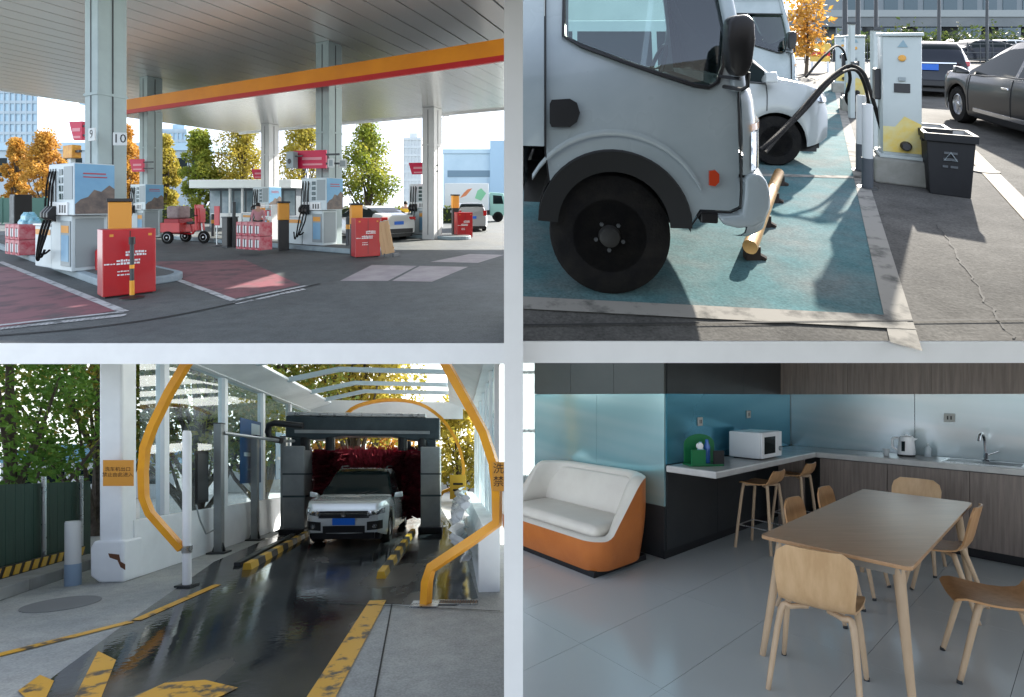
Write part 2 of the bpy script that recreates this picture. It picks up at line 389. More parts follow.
# ------------------------------------------------------------------ a passenger car, front at -x... (length along x, wheels on y = +-)
def car(site, name, label, loc, yaw, paint, L=4.5, W=1.82, H=1.7, style='suv', group=None, plate=None, rails=True, clear=0.2, wr=0.34):
    """front looks to +x, left side to +y"""
    t = Thing(site, name, label, "car", loc, yaw, group)
    hw = W/2; fx = L/2
    S = {
     'suv':   dict(top=[(-1,.66),(-.985,.8),(-.93,.94),(-.86,.985),(-.6,1.0),(0,1.0),(.12,.985),(.24,.9),(.50,.66),(.56,.64),(.8,.62),(.92,.60),(.965,.58),(.988,.545),(1,.49)],
                   belt=.60, cab=(-.95,.53), rear=(-.96,-.84), ws=(.13,.51), wheels=(-.6,.66)),
     'crossover': dict(top=[(-1,.62),(-.985,.8),(-.93,.94),(-.86,.985),(-.6,1.0),(0,1.0),(.12,.99),(.24,.92),(.48,.63),(.54,.605),(.8,.585),(.92,.565),(.965,.545),(.988,.51),(1,.455)],
                   belt=.57, cab=(-.95,.51), rear=(-.96,-.84), ws=(.13,.49), wheels=(-.6,.66)),
     'sedan': dict(top=[(-1,.6),(-.97,.72),(-.9,.76),(-.72,.79),(-.45,.93),(-.25,.99),(.05,1.0),(.2,.95),(.47,.7),(.55,.67),(.8,.63),(.93,.58),(.98,.53),(1,.47)],
                   belt=.63, cab=(-.74,.50), rear=(-.72,-.42), ws=(.14,.48), wheels=(-.6,.66)),
     'van':   dict(top=[(-1,.7),(-.985,.9),(-.95,.985),(-.7,1.0),(.1,1.0),(.26,.97),(.42,.85),(.62,.64),(.68,.60),(.84,.56),(.93,.53),(.975,.485),(1,.42)],
                   belt=.56, cab=(-.97,.66), rear=(-.985,-.94), ws=(.3,.63), wheels=(-.62,.66)),
    }[style]
    xs = set()
    for k in range(61): xs.add(round(-1 + 2*k/60, 4))
    for v in (S['cab'][0], S['cab'][1], S['ws'][0], S['ws'][1], S['rear'][0], S['rear'][1]): xs.add(v)
    for wx in S['wheels']:
        for k in range(-8, 9): xs.add(round(wx + (wr*1.18)/fx*math.sin(R(k*11.25)), 4))
    xs = sorted(xs)
    beltz = lambda u: H*S['belt'] * (1 + 0.05*min(1, max(-1, -u*0.6)))
    def section(u):
        top = H*interp(S['top'], u)
        e = max(0.0, abs(u) - 0.78)/0.22
        w = hw*(1 - (0.20 if u > 0 else 0.13)*e*e)
        zb = clear + (0.10*e*e)
        for wx in S['wheels']:
            d = abs(u - wx)*fx; ra = wr*1.16
            if d < ra: zb = max(zb, wr + math.sqrt(max(0, ra*ra - d*d)))
        bz = min(beltz(u), top - 0.02)
        zb = min(zb, bz - 0.1)
        pts = []
        for t_, k in ((0,.965),(.12,.99),(.35,1.0),(.62,1.0),(.82,.985),(1,.955)):
            pts.append((w*k, zb + (bz-zb)*t_))
        dz = top - bz
        incab = dz > 0.16
        wrf = 0.955 - 0.24*min(1, max(0, dz/(H*(1-S['belt'])))) if dz > 0.05 else 0.93
        for t_ in (0.06, 0.5, 0.86):
            kk = .955 + (wrf-.955)*t_
            pts.append((w*kk, bz + dz*t_*0.93))
        pts.append((w*(wrf-.05), bz + dz*0.975)); pts.append((w*wrf*.6, bz + dz*0.995)); pts.append((0, top))
        return pts
    secs = [section(u) for u in xs]
    m = len(secs[0])
    def P(i, j, s): y, z = secs[i][j]; return (xs[i]*fx, s*y, z)
    body, ws_, rw, sw = MB(), MB(), MB(), {1: MB(), -1: MB()}
    pil = [S['cab'][0], -.62, -.08, S['cab'][1]] if style != 'sedan' else [S['cab'][0], -.12, S['cab'][1]]
    for s in (1, -1):
        for i in range(len(xs)-1):
            um = (xs[i]+xs[i+1])/2
            for j in range(m-1):
                quad = [P(i,j,s), P(i+1,j,s), P(i+1,j+1,s), P(i,j+1,s)]
                dz = H*interp(S['top'], um) - beltz(um)
                tgt = body
                if 6 <= j <= 7 and S['cab'][0]+.03 < um < S['cab'][1]-.05 and dz > .1 and not any(abs(um-q) < .022 for q in pil): tgt = sw[s]
                elif j >= 8 and S['ws'][0] < um < S['ws'][1]: tgt = ws_
                elif j >= 8 and S['rear'][0] < um < S['rear'][1]: tgt = rw
                tgt.add(quad, [(0,1,2,3)])
    for i in (0, len(xs)-1):
        ring = [P(i,j,1) for j in range(m)] + [P(i,j,-1) for j in range(m-2, -1, -1)]
        body.poly(ring)
    def weld(mb):
        d = {}; idx = []
        for p in mb.v:
            k = tuple(round(c, 4) for c in p)
            if k not in d: d[k] = len(d)
            idx.append(d[k])
        mb.f = [tuple(dict.fromkeys(idx[i] for i in f)) for f in mb.f]; mb.f = [f for f in mb.f if len(f) > 2]
        mb.v = list(d.keys()); return mb
    b = t.part("body", weld(body), paint, smooth=32)
    t.part("windshield", weld(ws_), CARGLASS, smooth=40)
    t.part("rear_window", weld(rw), CARGLASS, smooth=40)
    for s in (1,-1): t.part("side_window", weld(sw[s]), CARGLASS, smooth=40)
    t.part("underbody", MB().box(-fx*.93, fx*.93, -hw*.82, hw*.82, clear*.7, wr*1.7).box(-fx*.97, fx*.97, -hw*.7, hw*.7, clear*.8, clear+.14), BLACK)
    for wx in S['wheels']:
        for s in (1,-1): wheel(t, wx*fx, s*(hw-.13), wr, .21, s)
    for s in (1,-1):                              # mirrors, lamps, handles
        mx_ = S['cab'][1]*fx - .12
        mr = t.part("mirror", MB().add([(mx_-.06, s*(hw-.02), beltz(.4)+.02),(mx_+.1, s*(hw+.0), beltz(.4)+.03),(mx_+.06, s*(hw+.19), beltz(.4)+.04),(mx_-.08, s*(hw+.19), beltz(.4)+.04),
                     (mx_-.06, s*(hw-.02), beltz(.4)+.08),(mx_+.08, s*(hw+.02), beltz(.4)+.15),(mx_+.05, s*(hw+.18), beltz(.4)+.17),(mx_-.08, s*(hw+.18), beltz(.4)+.17)],
                     [(0,1,2,3),(7,6,5,4),(0,4,5,1),(1,5,6,2),(2,6,7,3),(3,7,4,0)]), paint, bevel=.02, smooth=40)
        for hx in (-.02, -.5):
            t.part("door_handle", MB().box(hx*fx-.09, hx*fx+.09, s*(hw*1.0)-.008, s*(hw*1.0)+.022, beltz(0)-.16, beltz(0)-.125), CHROME, bevel=.006)
        if rails: t.part("roof_rail", MB().tube(spline([(-.7*fx, s*hw*.64, H*.975),(-.6*fx, s*hw*.64, H+.035),(0, s*hw*.64, H+.035),(.1*fx, s*hw*.64, H*.975)], 4), .018, 6), DARKMET, smooth=40)
    for q in pil[1:-1] + [S['cab'][1]-.06]:
        i = min(range(len(xs)), key=lambda k: abs(xs[k]-q))
        for s in (1,-1): t.part("door_seam", MB().tube([(xs[i]*fx, s*(y*1.003), z) for y, z in secs[i][1:6]], .006, 4), BLACK)
    for s in (1,-1): t.part("belt_trim", MB().tube([(xs[i]*fx, s*secs[i][6][0]*1.004, secs[i][6][1]) for i in range(len(xs)) if S['cab'][0]+.02 < xs[i] < S['cab'][1]-.04], .011, 5), DARKMET)
    t.dims = (fx, hw, H, beltz, secs, xs)
    t.front_x = lambda z, y=0: fx
    return t

def front_fascia(t, paint, lampc=LAMPG, plate=PLATE, chrome=True):
    """grille, lamps, bumper intake and plate on the nose"""
    fx, hw, H, bz, secs, xs = t.dims
    def nose(y, z):                                # where the body surface is at this width and height
        lo = 0.55*fx; prev = None
        for i in range(len(xs)-1, 0, -1):
            pts = secs[i]; wmax = 0
            for (a, za), (b, zb) in zip(pts, pts[1:]):
                if (za - z)*(zb - z) <= 0 and abs(zb-za) > 1e-6:
                    k = (z-za)/(zb-za); wmax = max(wmax, a + (b-a)*k)
            if wmax >= abs(y):
                if prev is not None and wmax > prev[1]:
                    k = (wmax-abs(y))/(wmax-prev[1]); return (xs[i] + (prev[0]-xs[i])*min(1, max(0, k)))*fx
                return xs[i]*fx
            prev = (xs[i], wmax)
        return lo
    def patch(y0, y1, z0, z1, d=.012, skew=0, ny=6, nz=3):
        G = []
        for i in range(nz+1):
            row = []
            for j in range(ny+1):
                y = y0 + (y1-y0)*j/ny; z = z0 + (z1-z0)*i/nz + skew*(abs(y)-abs(y0))
                row.append((nose(y, z)+d, y*(1+.6*d), z))
            G.append(row)
        back = [[(p[0]-.05, p[1], p[2]) for p in r] for r in G]
        mb = MB().grid(G)
        edge = G[0] + [r[-1] for r in G[1:]] + G[-1][::-1][1:] + [r[0] for r in G[::-1][1:-1]]
        eb = [(p[0]-.06, p[1], p[2]) for p in edge]
        mb.rings([edge, eb], True, False); return mb
    return nose, patch
# ================================================================== white post and slab edges between the four sites
W0 = Site(CY)
PLASTER = mat("white_plaster", (0.9,0.9,0.9), 0.6, c2=(0.86,0.86,0.86), scale=4)
struct(W0, "post", MB().box(-.0391, .0538, 2.3, 2.4, -1.1, 3.2), PLASTER)
struct(W0, "sky_blocker_roof", MB().box(-1.0, 6.5, -2.4, 2.32, 3.2, 3.35), mat("sky_blocker_grey", (0.12,0.12,0.12), .8))  # unseen roof added to cut the sky light on the nearest truck
struct(W0, "sky_blocker_wall", MB().box(.3, 6.5, -2.55, -2.4, 1.7, 3.2), mat("sky_blocker_grey", (0.12,0.12,0.12), .8))  # unseen wall added to block low sky light from behind the camera
struct(W0, "apron", MB().box(-30, 30, -40, 2.28, -1.3, -1.1), mat("added_apron_asphalt", (0.08,0.08,0.08), .85, c2=(.065,.065,.065), scale=.7))  # unseen ground added to shape the light from behind the camera
struct(TL, "bounce_panel", MB().poly([(-.02,5.45,-.1),(-.02,30,-.1),(-38,30,-.1),(-7.2,5.45,-.1)]), PLASTER)  # white underside added to bounce light into the car wash
struct(TR, "bounce_panel", MB().poly([(.02,2.6,-.08),(7,2.6,-.08),(14,12,-.08),(.02,12,-.08)]), PLASTER)  # added likewise, to bounce light into the rest room
struct(TL, "slab_edge", MB().box(-7, -.02, 5.33, 5.42, -.237, -.003), PLASTER)
struct(TR, "slab_edge", MB().box(.02, 9, 2.482, 2.56, -.116, -.003), PLASTER)

# ================================================================== filling station
def gp(site, pts, z=0.004): return [(*site.g(a, b), z) for a, b in pts]
def strip(mb, a, b, w, z):                        # flat painted line between two ground points
    a = Vector((a[0], a[1], 0)); b = Vector((b[0], b[1], 0)); d = (b-a).normalized(); n = Vector((-d.y, d.x, 0))*w/2
    return mb.poly([(*(a-n).xy, z), (*(b-n).xy, z), (*(b+n).xy, z), (*(a+n).xy, z)])
CONC = mat("forecourt_concrete", (0.062,0.073,0.077), 0.7, c2=(0.095,0.103,0.103), scale=0.6, rvar=0.12, bump=0.15, bscale=30, detail=8, speck=.45)
struct(TL, "ground", MB().poly([(-.02,5.335,0),(-.02,150,0),(-190,150,0),(-7.2,5.335,0)]), CONC)
PINK = mat("pink_floor_paint", (0.19,0.07,0.085), 0.65, c2=(0.085,0.07,0.075), scale=2.2, mixlo=.48, mixhi=.7, detail=8, rvar=0.1)
LINEW = mat("worn_white_line", (0.42,0.43,0.44), 0.7, c2=(0.09,0.1,0.1), scale=7, mixlo=.52, mixhi=.66, detail=8)
pm = MB()
pm.poly(gp(TL, [(-120,258),(18,268),(116,311),(-120,345)]))
pm.poly(gp(TL, [(135,262),(234,299),(300,285),(245,260)]))
struct(TL, "painted_bay", pm, PINK)
lm_ = MB()
strip(lm_, TL.g(0,262), TL.g(124,312), .12, .008); strip(lm_, TL.g(124,312), TL.g(-40,330), .1, .008)
strip(lm_, TL.g(135,264), TL.g(234,301), .12, .008); strip(lm_, TL.g(234,301), TL.g(306,286), .1, .008)
for k in range(26):
    a = 124 - k*5; p = TL.g(a, 314.5+.11*(124-a)); q = TL.g(a-3.4, 317+.11*(124-a)); strip(lm_, p, q, .07, .008)
for k in range(14):
    a = 236 + k*5; p = TL.g(a, 303-.21*(a-234)); q = TL.g(a+3, 304.5-.21*(a-234)); strip(lm_, p, q, .08, .008)
struct(TL, "road_marking", lm_, LINEW)
PALE = mat("pale_floor_paint", (0.36,0.33,0.34), 0.65, c2=(0.27,0.24,0.26), scale=2)
struct(TL, "painted_bay", MB().poly(gp(TL, [(392,281),(432,282),(468,267),(420,266)])).poly(gp(TL, [(340,281),(388,281),(417,266),(372,265)])).poly(gp(TL,[(430,262),(478,263),(504,255),(470,254)])), PALE)
dr = spline([(*TL.g(-10,337),.006), (*TL.g(100,327),.006), (*TL.g(200,311),.006), (*TL.g(320,284),.006)], 8)
dm = MB()
for a, b in zip(dr, dr[1:]): strip(dm, a, b, .055, .012)
struct(TL, "drain_channel", dm, mat("drain_dark", (0.02,0.022,0.024), 0.8))

UY = math.atan2(-.42, .9075)                      # axis of the canopies
u_, v_ = Vector((.42,.9075)), Vector((.9075,-.42))
def uv(a, b): p = v_*a + u_*b; return (p.x, p.y)
def at_u(px, u):
    k = (px-CX)/F; y = u/(.9075+.42*k); return (k*y, y)

# --- canopies
SOFFIT = mat("soffit_aluminium", (0.8,0.8,0.79), 0.28, 0.45)
SOFFIT2 = mat("soffit_white_aluminium", (0.62,0.63,0.63), 0.24, 0.7)
def clipx(mb, ox=0.0):                            # canopy pieces end at the party line x = -0.05
    bm = bmesh.new(); vv = [bm.verts.new(p) for p in mb.v]
    for f in mb.f: bm.faces.new([vv[i] for i in f])
    c, n = math.cos(UY), math.sin(UY)
    r = bmesh.ops.bisect_plane(bm, geom=bm.verts[:]+bm.edges[:]+bm.faces[:], plane_co=(-.05*c-ox, .05*n, 0), plane_no=(c, -n, 0), clear_outer=True)
    es = [e for e in r['geom_cut'] if isinstance(e, bmesh.types.BMEdge)]
    if es: bmesh.ops.holes_fill(bm, edges=bm.edges[:], sides=0)
    bm.verts.index_update(); o = MB().add([v.co[:] for v in bm.verts], [[v.index for v in f.verts] for f in bm.faces]); bm.free(); return o
def ceiling(t, v0, v1, w, u0, u1, z0, z1, gap, m):
    k = 0; pm_ = None
    while v0 + k*w < v1:
        ox = v0 + k*w; k += 1
        mb = MB().box(gap, w-gap, u0, u1, z0, z1)
        far = max(uv(ox+w, u0)[0], uv(ox+w, u1)[0])
        if far < -.05:
            if pm_ is None: pm_ = t.part("ceiling_panel", mb, m, origin=(ox,0,0)).data
            else: t.part("ceiling_panel", pm_, None, origin=(ox,0,0))
        else:
            mb = clipx(mb, ox)
            if len(mb.f) > 3: t.part("ceiling_panel", mb, m, origin=(ox,0,0))
DECK = mat("canopy_roof_grey", (0.04,0.042,0.045), 0.6)
t = Thing(TL, "canopy", "high silver forecourt canopy with long ceiling strips above the pumps", "canopy", (0,0,0), UY)
t.part("roof_deck", clipx(MB().box(-33, 8, 3.5, 21, 7.3, 8.0)), DECK)
ceiling(t, -33, 8, .82, 3.52, 20.98, 7.2, 7.29, .034, SOFFIT)
t.part("edge_trim", clipx(MB().box(-33.08, -33, 3.4, 21.1, 7.15, 8.05)), WHITE)
t.part("edge_trim", clipx(MB().box(-33.08, 8, 21.0, 21.08, 7.15, 8.05)), WHITE)
FASC = mat("fascia_orange", (0.68,0.24,0.01), 0.38, c2=(0.6,0.2,0.01), scale=.8)
t = Thing(TL, "canopy", "lower canopy with an orange and red fascia band", "canopy", (0,0,0), UY)
t.part("fascia", clipx(MB().box(-26, 0, 11.62, 11.7, 5.64, 6.1)), FASC)
t.part("red_band", clipx(MB().box(-26, 0, 11.6, 11.69, 5.47, 5.635)), mat("fascia_red", (0.42,0.012,0.015), 0.4))
t.part("roof_deck", clipx(MB().box(-26, 0, 11.72, 18.2, 5.72, 6.05)), DECK)
ceiling(t, -26, 0, .6, 11.73, 18.2, 5.62, 5.7, .006, SOFFIT2)
t.part("edge_trim", clipx(MB().box(-26, 0, 18.2, 18.28, 5.55, 6.08)), WHITE)

# --- columns
COLM = mat("column_grey_blue", (0.3,0.37,0.38), 0.45, c2=(0.26,0.32,0.33), scale=1.2, rvar=0.1)
COLW = mat("column_pale", (0.55,0.55,0.56), 0.5, c2=(0.48,0.49,0.5), scale=1)
def column(px, u, top, w, m, label, pos=None):
    x, y = pos or at_u(px, u); t = Thing(TL, "canopy_column", label, "column", (x, y, 0), UY, "columns carrying the canopies")
    t.part("shaft", MB().box(-w/2, w/2, -w/2, w/2, 0, top), m, bevel=.02)
    t.part("cover_joint", MB().box(-.012, .012, -w/2-.012, -w/2-.002, .2, top-.1).box(w/2+.002, w/2+.012, -.012, .012, .2, top-.1), DARKMET)
    t.part("band", MB().box(-w/2-.015, w/2+.015, -w/2-.015, w/2+.015, 4.0, 4.06), m)
    return t
PA = TL.g(106, 271.5)
ca = column(106, 0, 7.2, .56, COLM, "big grey column numbered 9 and 10 over the nearest pump", PA)
column(151, 12.4, 7.2, .62, COLM, "slim grey column left of the red cargo tricycle")
column(329, 12.4, 7.2, .62, COLM, "grey column rising from the middle pump through the orange fascia")
column(270, 16.9, 5.62, .6, COLW, "pale column in front of the low white kiosk")
column(432, 16.9, 5.62, .6, COLW, "pale column above the farthest pump on the right")
PLQ = mat("number_plaque", (0.5,0.53,0.54), 0.5)
INK = mat("black_ink", (0.01,0.01,0.012), 0.5)
for txt, px, py, dy, face in (("9", 92, 134.5, -.34, 'f'), ("10", 120, 139, 0, 's')):
    p = TL.at(px, py, PA[1]-.55)
    y_ = UY if face == 'f' else R(10)
    q = Thing(TL, "number_plaque", "plaque with the numeral nine, left one on the big column" if txt == "9" else "plaque with the number ten, right edge of the big column", "plaque", p, y_)
    q.part("plate", MB().box(-.13, .13, -.012, .012, -.14, .14), PLQ, bevel=.004)
    m_ = text_mesh(txt, .27); m_.move((0, -.016, 0)); q.part("digits", m_, INK)

# --- islands
KERB = mat("kerb_blue_grey", (0.27,0.34,0.38), 0.6, c2=(0.2,0.26,0.3), scale=2)
def island(a, b, w, label, ext=0):
    a = Vector(a); b = Vector(b); d = (b-a).normalized(); n = Vector((-d.y, d.x))
    if n.y < 0: n = -n
    L_ = (b-a).length; t = Thing(TL, "pump_island", label, "kerb", (b.x, b.y, 0), math.atan2(d.y, d.x), "raised kerbs under the pumps")
    s = 1 if n.dot(Vector((-d.y, d.x))) > 0 else -1
    pts = [(-L_, 0)] + [(0 + .6*math.sin(R(k*15))*1.0, w/2*(1-math.cos(R(k*15)))) for k in range(13)] + [(-L_, w)]
    pts = [(x, s*y) for x, y in pts]
    t.part("kerb", MB().prism(pts, 'z', 0, .15), KERB, bevel=.025)
    inn = [(x*1.0 - .0, y) for x, y in pts]
    c = Vector((sum(p[0] for p in inn)/len(inn), s*w/2))
    t.part("paving", MB().prism([(c.x + (x-c.x)*.97, c.y + (y-c.y)*.8) for x, y in inn], 'z', .1, .156), CONC)
    return t
island(TL.g(-30,238.5), TL.g(98,287), 1.35, "pale blue kerb under the nearest pump")
P2 = TL.g(322, 249); P3 = TL.g(425, 237.5); WD = Vector((.86,-.51))
P2v, P3v = Vector(P2), Vector(P3)
island(P2v - WD*9 - Vector((.3,.5)), P2v + WD*1.9 - Vector((.3,.5)), 1.2, "kerb under the middle pump and the red drink cartons")
island(P3v - WD*8 - Vector((.3,.5)), P3v + WD*1.8 - Vector((.3,.5)), 1.2, "kerb under the farthest pump by the white saloon")

# --- dispensers
PUMPW = mat("pump_white", (0.5,0.57,0.6), 0.35, c2=(0.44,0.51,0.55), scale=1.3)
PUMPG = mat("pump_grey", (0.23,0.27,0.29), 0.4)
PBLUE = mat("pump_blue_panel", (0.1,0.25,0.42), 0.35, c2=(0.16,0.34,0.5), scale=.8)
MOUNT = mat("pump_brown_picture", (0.06,0.05,0.05), 0.5, c2=(0.16,0.12,0.1), scale=4)
PAPER = mat("white_print", (0.7,0.72,0.74), 0.6)
AMBER = mat("amber_label", (0.62,0.27,0.03), 0.45)
SCREEN = mat("display_dark", (0.03,0.06,0.06), 0.1)
def dispenser(label, loc, yaw, cabinet=True):
    t = Thing(TL, "fuel_pump", label, "fuel pump", loc, yaw, "fuel pumps on the islands")
    t.part("pedestal", MB().box(-.6, .38, -.3, .3, 0, 1.16), PUMPW, bevel=.015)
    t.part("side_panel", MB().box(.382, .39, -.24, .24, .08, 1.1), PUMPG)
    h = t.part("head", MB().box(-.62, .62, -.34, .34, 1.17, 2.25), PUMPW, bevel=.02)
    for k in range(3):
        t.part("hose_slot", MB().box(-.54+k*.13, -.49+k*.13, -.348, -.335, 1.45, 2.15), BLACK, parent=h)
    for k in range(4):
        t.part("display", MB().box(-.08, .1, -.352, -.335, 1.5+k*.17, 1.62+k*.17), SCREEN, parent=h, bevel=.004)
    t.part("price_panel", MB().box(.16, .56, -.35, -.335, 1.5, 2.18), PUMPG, parent=h)
    p = t.part("picture_panel", MB().box(.622, .632, -.33, .33, 1.2, 2.23), PBLUE)
    mp = [(-.33,1.2),(.33,1.2),(.33,1.72),(.24,1.8),(.1,1.66),(-.02,1.7),(-.12,1.55),(-.24,1.5),(-.33,1.4)]
    t.part("mountain_print", MB().prism([(y, z) for y, z in mp], 'x', .633, .636), MOUNT, parent=p)
    t.part("red_lettering", MB().box(.633, .637, -.2, .18, 2.02, 2.05).box(.633, .637, -.2, .2, 1.95, 1.975), mat("dull_red_print",(.3,.05,.07),.5), parent=p)
    b = t.part("nozzle_board", MB().box(-.6, .36, -.36, -.3, 1.17, 1.44), PAPER, bevel=.008)
    for k in range(3):
        t.part("slot", MB().box(-.02+k*.12, .04+k*.12, -.366, -.355, 1.22, 1.38), BLACK, parent=b)
    for k in range(3):
        x = -.52 + k*.15
        z_ = t.part("nozzle", MB().prism([(-.36,1.02),(-.5,1.12),(-.5,1.22),(-.4,1.36),(-.36,1.36)], 'x', x-.05, x+.05), BLACK, bevel=.012)
        hp = spline([(x,-.44,1.06),(x-.03,-.5,.75),(x-.12-.06*k,-.52,.28+.05*k),(x-.3,-.44,.2+.07*k),(x-.42+.1*k,-.38,.42)], 5)
        t.part("hose", MB().tube(hp, .022, 6), RUBBER, smooth=50)
        t.part("hose", MB().tube([(x+.02,-.36,2.1),(x+.02,-.41,1.8),(x+.015,-.43,1.35)], .016, 6), RUBBER)
    d = t.part("door", MB().box(-.1, .36, -.318, -.302, .1, 1.05), PUMPG, bevel=.006)
    t.part("poster", MB().box(-.05, .3, -.324, -.319, .2, .75), PBLUE, parent=d)
    t.part("notice", MB().box(-.05, .3, -.324, -.319, .8, .95), AMBER, parent=d)
    if cabinet:
        c = t.part("hose_cabinet", MB().box(-1.55, -.66, -.28, .28, 0, .92), PUMPW, bevel=.02)
        t.part("amber_strip", MB().box(-1.5, -.72, -.288, -.279, .72, .84), AMBER, parent=c)
        t.part("cabinet_lid", MB().box(-1.58, -.63, -.31, .31, .92, .96), WHITE, parent=c, bevel=.01)
    return t
PY = math.atan2(-.47, .88)
P1 = TL.g(88, 275)
d1 = dispenser("nearest white fuel pump with a blue mountain panel under column 9", (P1[0], P1[1]-.15, .156), PY)
d1.copy((P2[0], P2[1], .156), "middle fuel pump with three hose slots right of the drink cartons")
d1.copy((P3[0], P3[1], .156), "farthest right fuel pump behind the white saloon")
pb = at_u(147, 11.7); d1.copy((pb[0], pb[1], .1), "distant fuel pump at the column left of the cargo tricycle")
pd = at_u(267, 16.2); d1.copy((pd[0], pd[1], .1), "distant fuel pump in front of the low white kiosk")

# --- red barrier cabinets at the island ends
REDB = mat("red_barrier", (0.44,0.008,0.012), 0.32, c2=(0.36,0.006,0.012), scale=1.2, coat=.3)
def barrier(label, px, py, yaw, sc=1.0):
    x, y = TL.g(px, py); t = Thing(TL, "red_cabinet", label, "cabinet", (x, y, 0), yaw, "red cabinets at the ends of the islands")
    w, dp, hh = .36*sc, .42*sc, 1.14*sc
    b = t.part("cabinet_body", MB().box(-w, w, -.01, dp, .03, hh), REDB, bevel=.012)
    t.part("door_gap", MB().box(-.006, .006, -.014, -.009, .1, hh-.03), BLACK, parent=b)
    t.part("foot", MB().box(-w+.04, w-.04, .04, dp-.04, 0, .03), BLACK)
    for (a, c, z, z2) in ((-.06,.22,.68,.78),(-.18,.14,.54,.64),(-.17,0,.42,.45),(-.17,0,.36,.39),(-.34,-.2,.55,.58)):
        rows = 2 if z2-z > .06 else 1; pm2 = MB(); rp = random.Random(int(z*100)); hh_ = (z2-z)/rows
        for r_ in range(rows):                      # small unreadable print: rows of broken strokes
            xx = a
            while xx < c-.01:
                w_ = rp.uniform(.02,.045)
                pm2.box(xx*sc, min(c, xx+w_)*sc, -.015, -.011, (z+r_*hh_+hh_*.12)*sc, (z+r_*hh_+hh_*rp.uniform(.62,.9))*sc); xx += w_ + rp.uniform(.006,.014)
        t.part("white_print", pm2, PAPER, parent=b, kind="stuff")
    for sx in (-.27,.25): t.part("yellow_emblem", MB().box(sx*sc, (sx+.05)*sc, -.015, -.011, hh-.12, hh-.08), AMBER, parent=b)
    return t
barrier("big red cabinet with white print at the end of the nearest island", 130, 296, R(50))
barrier("red cabinet beside the wooden board at the middle island", 368, 257.5, R(35))
barrier("small red cabinet at the farthest island by the silver hatchback", 465, 238, R(25))
x, y = TL.g(132, 298.5)
t = Thing(TL, "stanchion", "thin belt post standing before the nearest red cabinet", "post", (x, y, 0), 0)
t.part("base", MB().lathe([(.17,0),(.17,.02),(.05,.05)], 20), BLACK, smooth=40)
t.part("pole", MB().cyl((0,0,.04),(0,0,.9),.03,n=12), DARKMET, smooth=40)
for za, zb in ((.06,.3),(.5,.56)): t.part("sleeve", MB().cyl((0,0,za),(0,0,zb),.034,n=12), ORANGE, smooth=40)
t.part("belt_head", MB().cyl((0,0,.9),(0,0,1.02),.045,n=12), BLACK, smooth=40)
for px, py, y0, lab in ((120, 232, 8.7, "amber paper box on a black stand behind the big red cabinet"), (357, 224, 13.9, "amber box beside the red cabinet at the middle island"), (284,220,15.6,"amber box left of the middle pump"), (456,208,21.4,"amber box left of the farthest red cabinet")):
    p = TL.at(px, py, y0); t = Thing(TL, "towel_dispenser", lab, "dispenser", (p[0], y0, 0), R(40), "amber boxes on the islands")
    t.part("stand", MB().box(-.16, .16, 0, .14, 0, p[2]), BLACK, bevel=.01)
    t.part("amber_case", MB().box(-.17, .17, -.02, .16, p[2], p[2]+.56), AMBER, bevel=.02)
    t.part("lid", MB().box(-.19, .19, -.04, .18, p[2]+.56, p[2]+.62), BLACK, bevel=.01)
p = TL.g(100, 277); t = Thing(TL, "fire_extinguisher", "small red extinguisher on the kerb behind the big red cabinet", "extinguisher", (p[0], p[1], .156))
t.part("bottle", MB().lathe([(.075,0),(.08,.03),(.08,.4),(.03,.47),(.03,.5)], 16), REDP, smooth=50)
t.part("valve", MB().box(-.03,.09,-.02,.02,.5,.54), BLACK)

# --- goods on the islands
CART = mat("red_carton", (0.42,0.02,0.05), 0.5, c2=(0.5,0.2,0.22), scale=6)
BLUEP = mat("blue_water_pack", (0.16,0.42,0.56), 0.25, c2=(0.3,0.55,0.66), scale=8)
def cartons(px, py, z, n, rows, label, yaw=PY, w=.34):
    x, y = TL.g(px, py, z); q = 0
    for r in range(rows):
        for k in range(n):
            c, s = math.cos(yaw), math.sin(yaw); ox = (k-(n-1)/2)*w
            nm_ = ["bottom","top"][r] + " row, " + ["leftmost","second","third","rightmost"][k if k < n-1 else 3]
            t = Thing(TL, "drink_carton", label + ", " + nm_, "carton", (x + c*ox, y + s*ox, z + r*.42), yaw, label)
            t.part("box", MB().box(-w/2+.01, w/2-.01, -.2, .2, 0, .41), CART, bevel=.01)
            t.part("print", MB().box(-.09, .09, -.206, -.201, .08, .3), PAPER)
            t.part("bottle_print", MB().box(-.03, .02, -.21, -.206, .05, .33), mat("dark_print",(0.05,0.02,0.03),.5))
cartons(22, 254, .156, 3, 2, "red and white carton left of the nearest pump")
cartons(254, 249, .156, 4, 2, "red drink carton left of the middle pump", w=.3)
for k, (px, py) in enumerate(((26, 222), (33, 221), (29, 216))):
    p = TL.at(px, py, 13.2); t = Thing(TL, "water_pack", ["blue shrink wrapped water pack, left one on the red cartons", "blue shrink wrapped water pack, right one on the red cartons", "blue shrink wrapped water pack topmost on the red cartons"][k], "water pack", (p[0], 13.2, p[2]-.14), PY)
    for a in range(3):
        for b in range(2):
            t.part("bottle", MB().lathe([(.05,0),(.055,.02),(.055,.18),(.02,.23),(.02,.25)], 10, (-.12+a*.12, -.06+b*.12, 0)), BLUEP, smooth=40)
    t.part("wrap", MB().box(-.185,.185,-.125,.125,.0,.17), BLUEP, bevel=.03)
x, y = TL.g(21, 236)
t = Thing(TL, "vending_cabinet", "tall black cabinet at the far left of the forecourt", "cabinet", (x, y, 0), PY)
t.part("case", MB().box(-.3,.3,-.3,.3,.05,1.95), BLACK, bevel=.02); t.part("door", MB().box(-.27,.27,-.315,-.3,.12,1.88), DARKMET); t.part("foot", MB().box(-.28,.28,-.28,.28,0,.05), DARKMET)
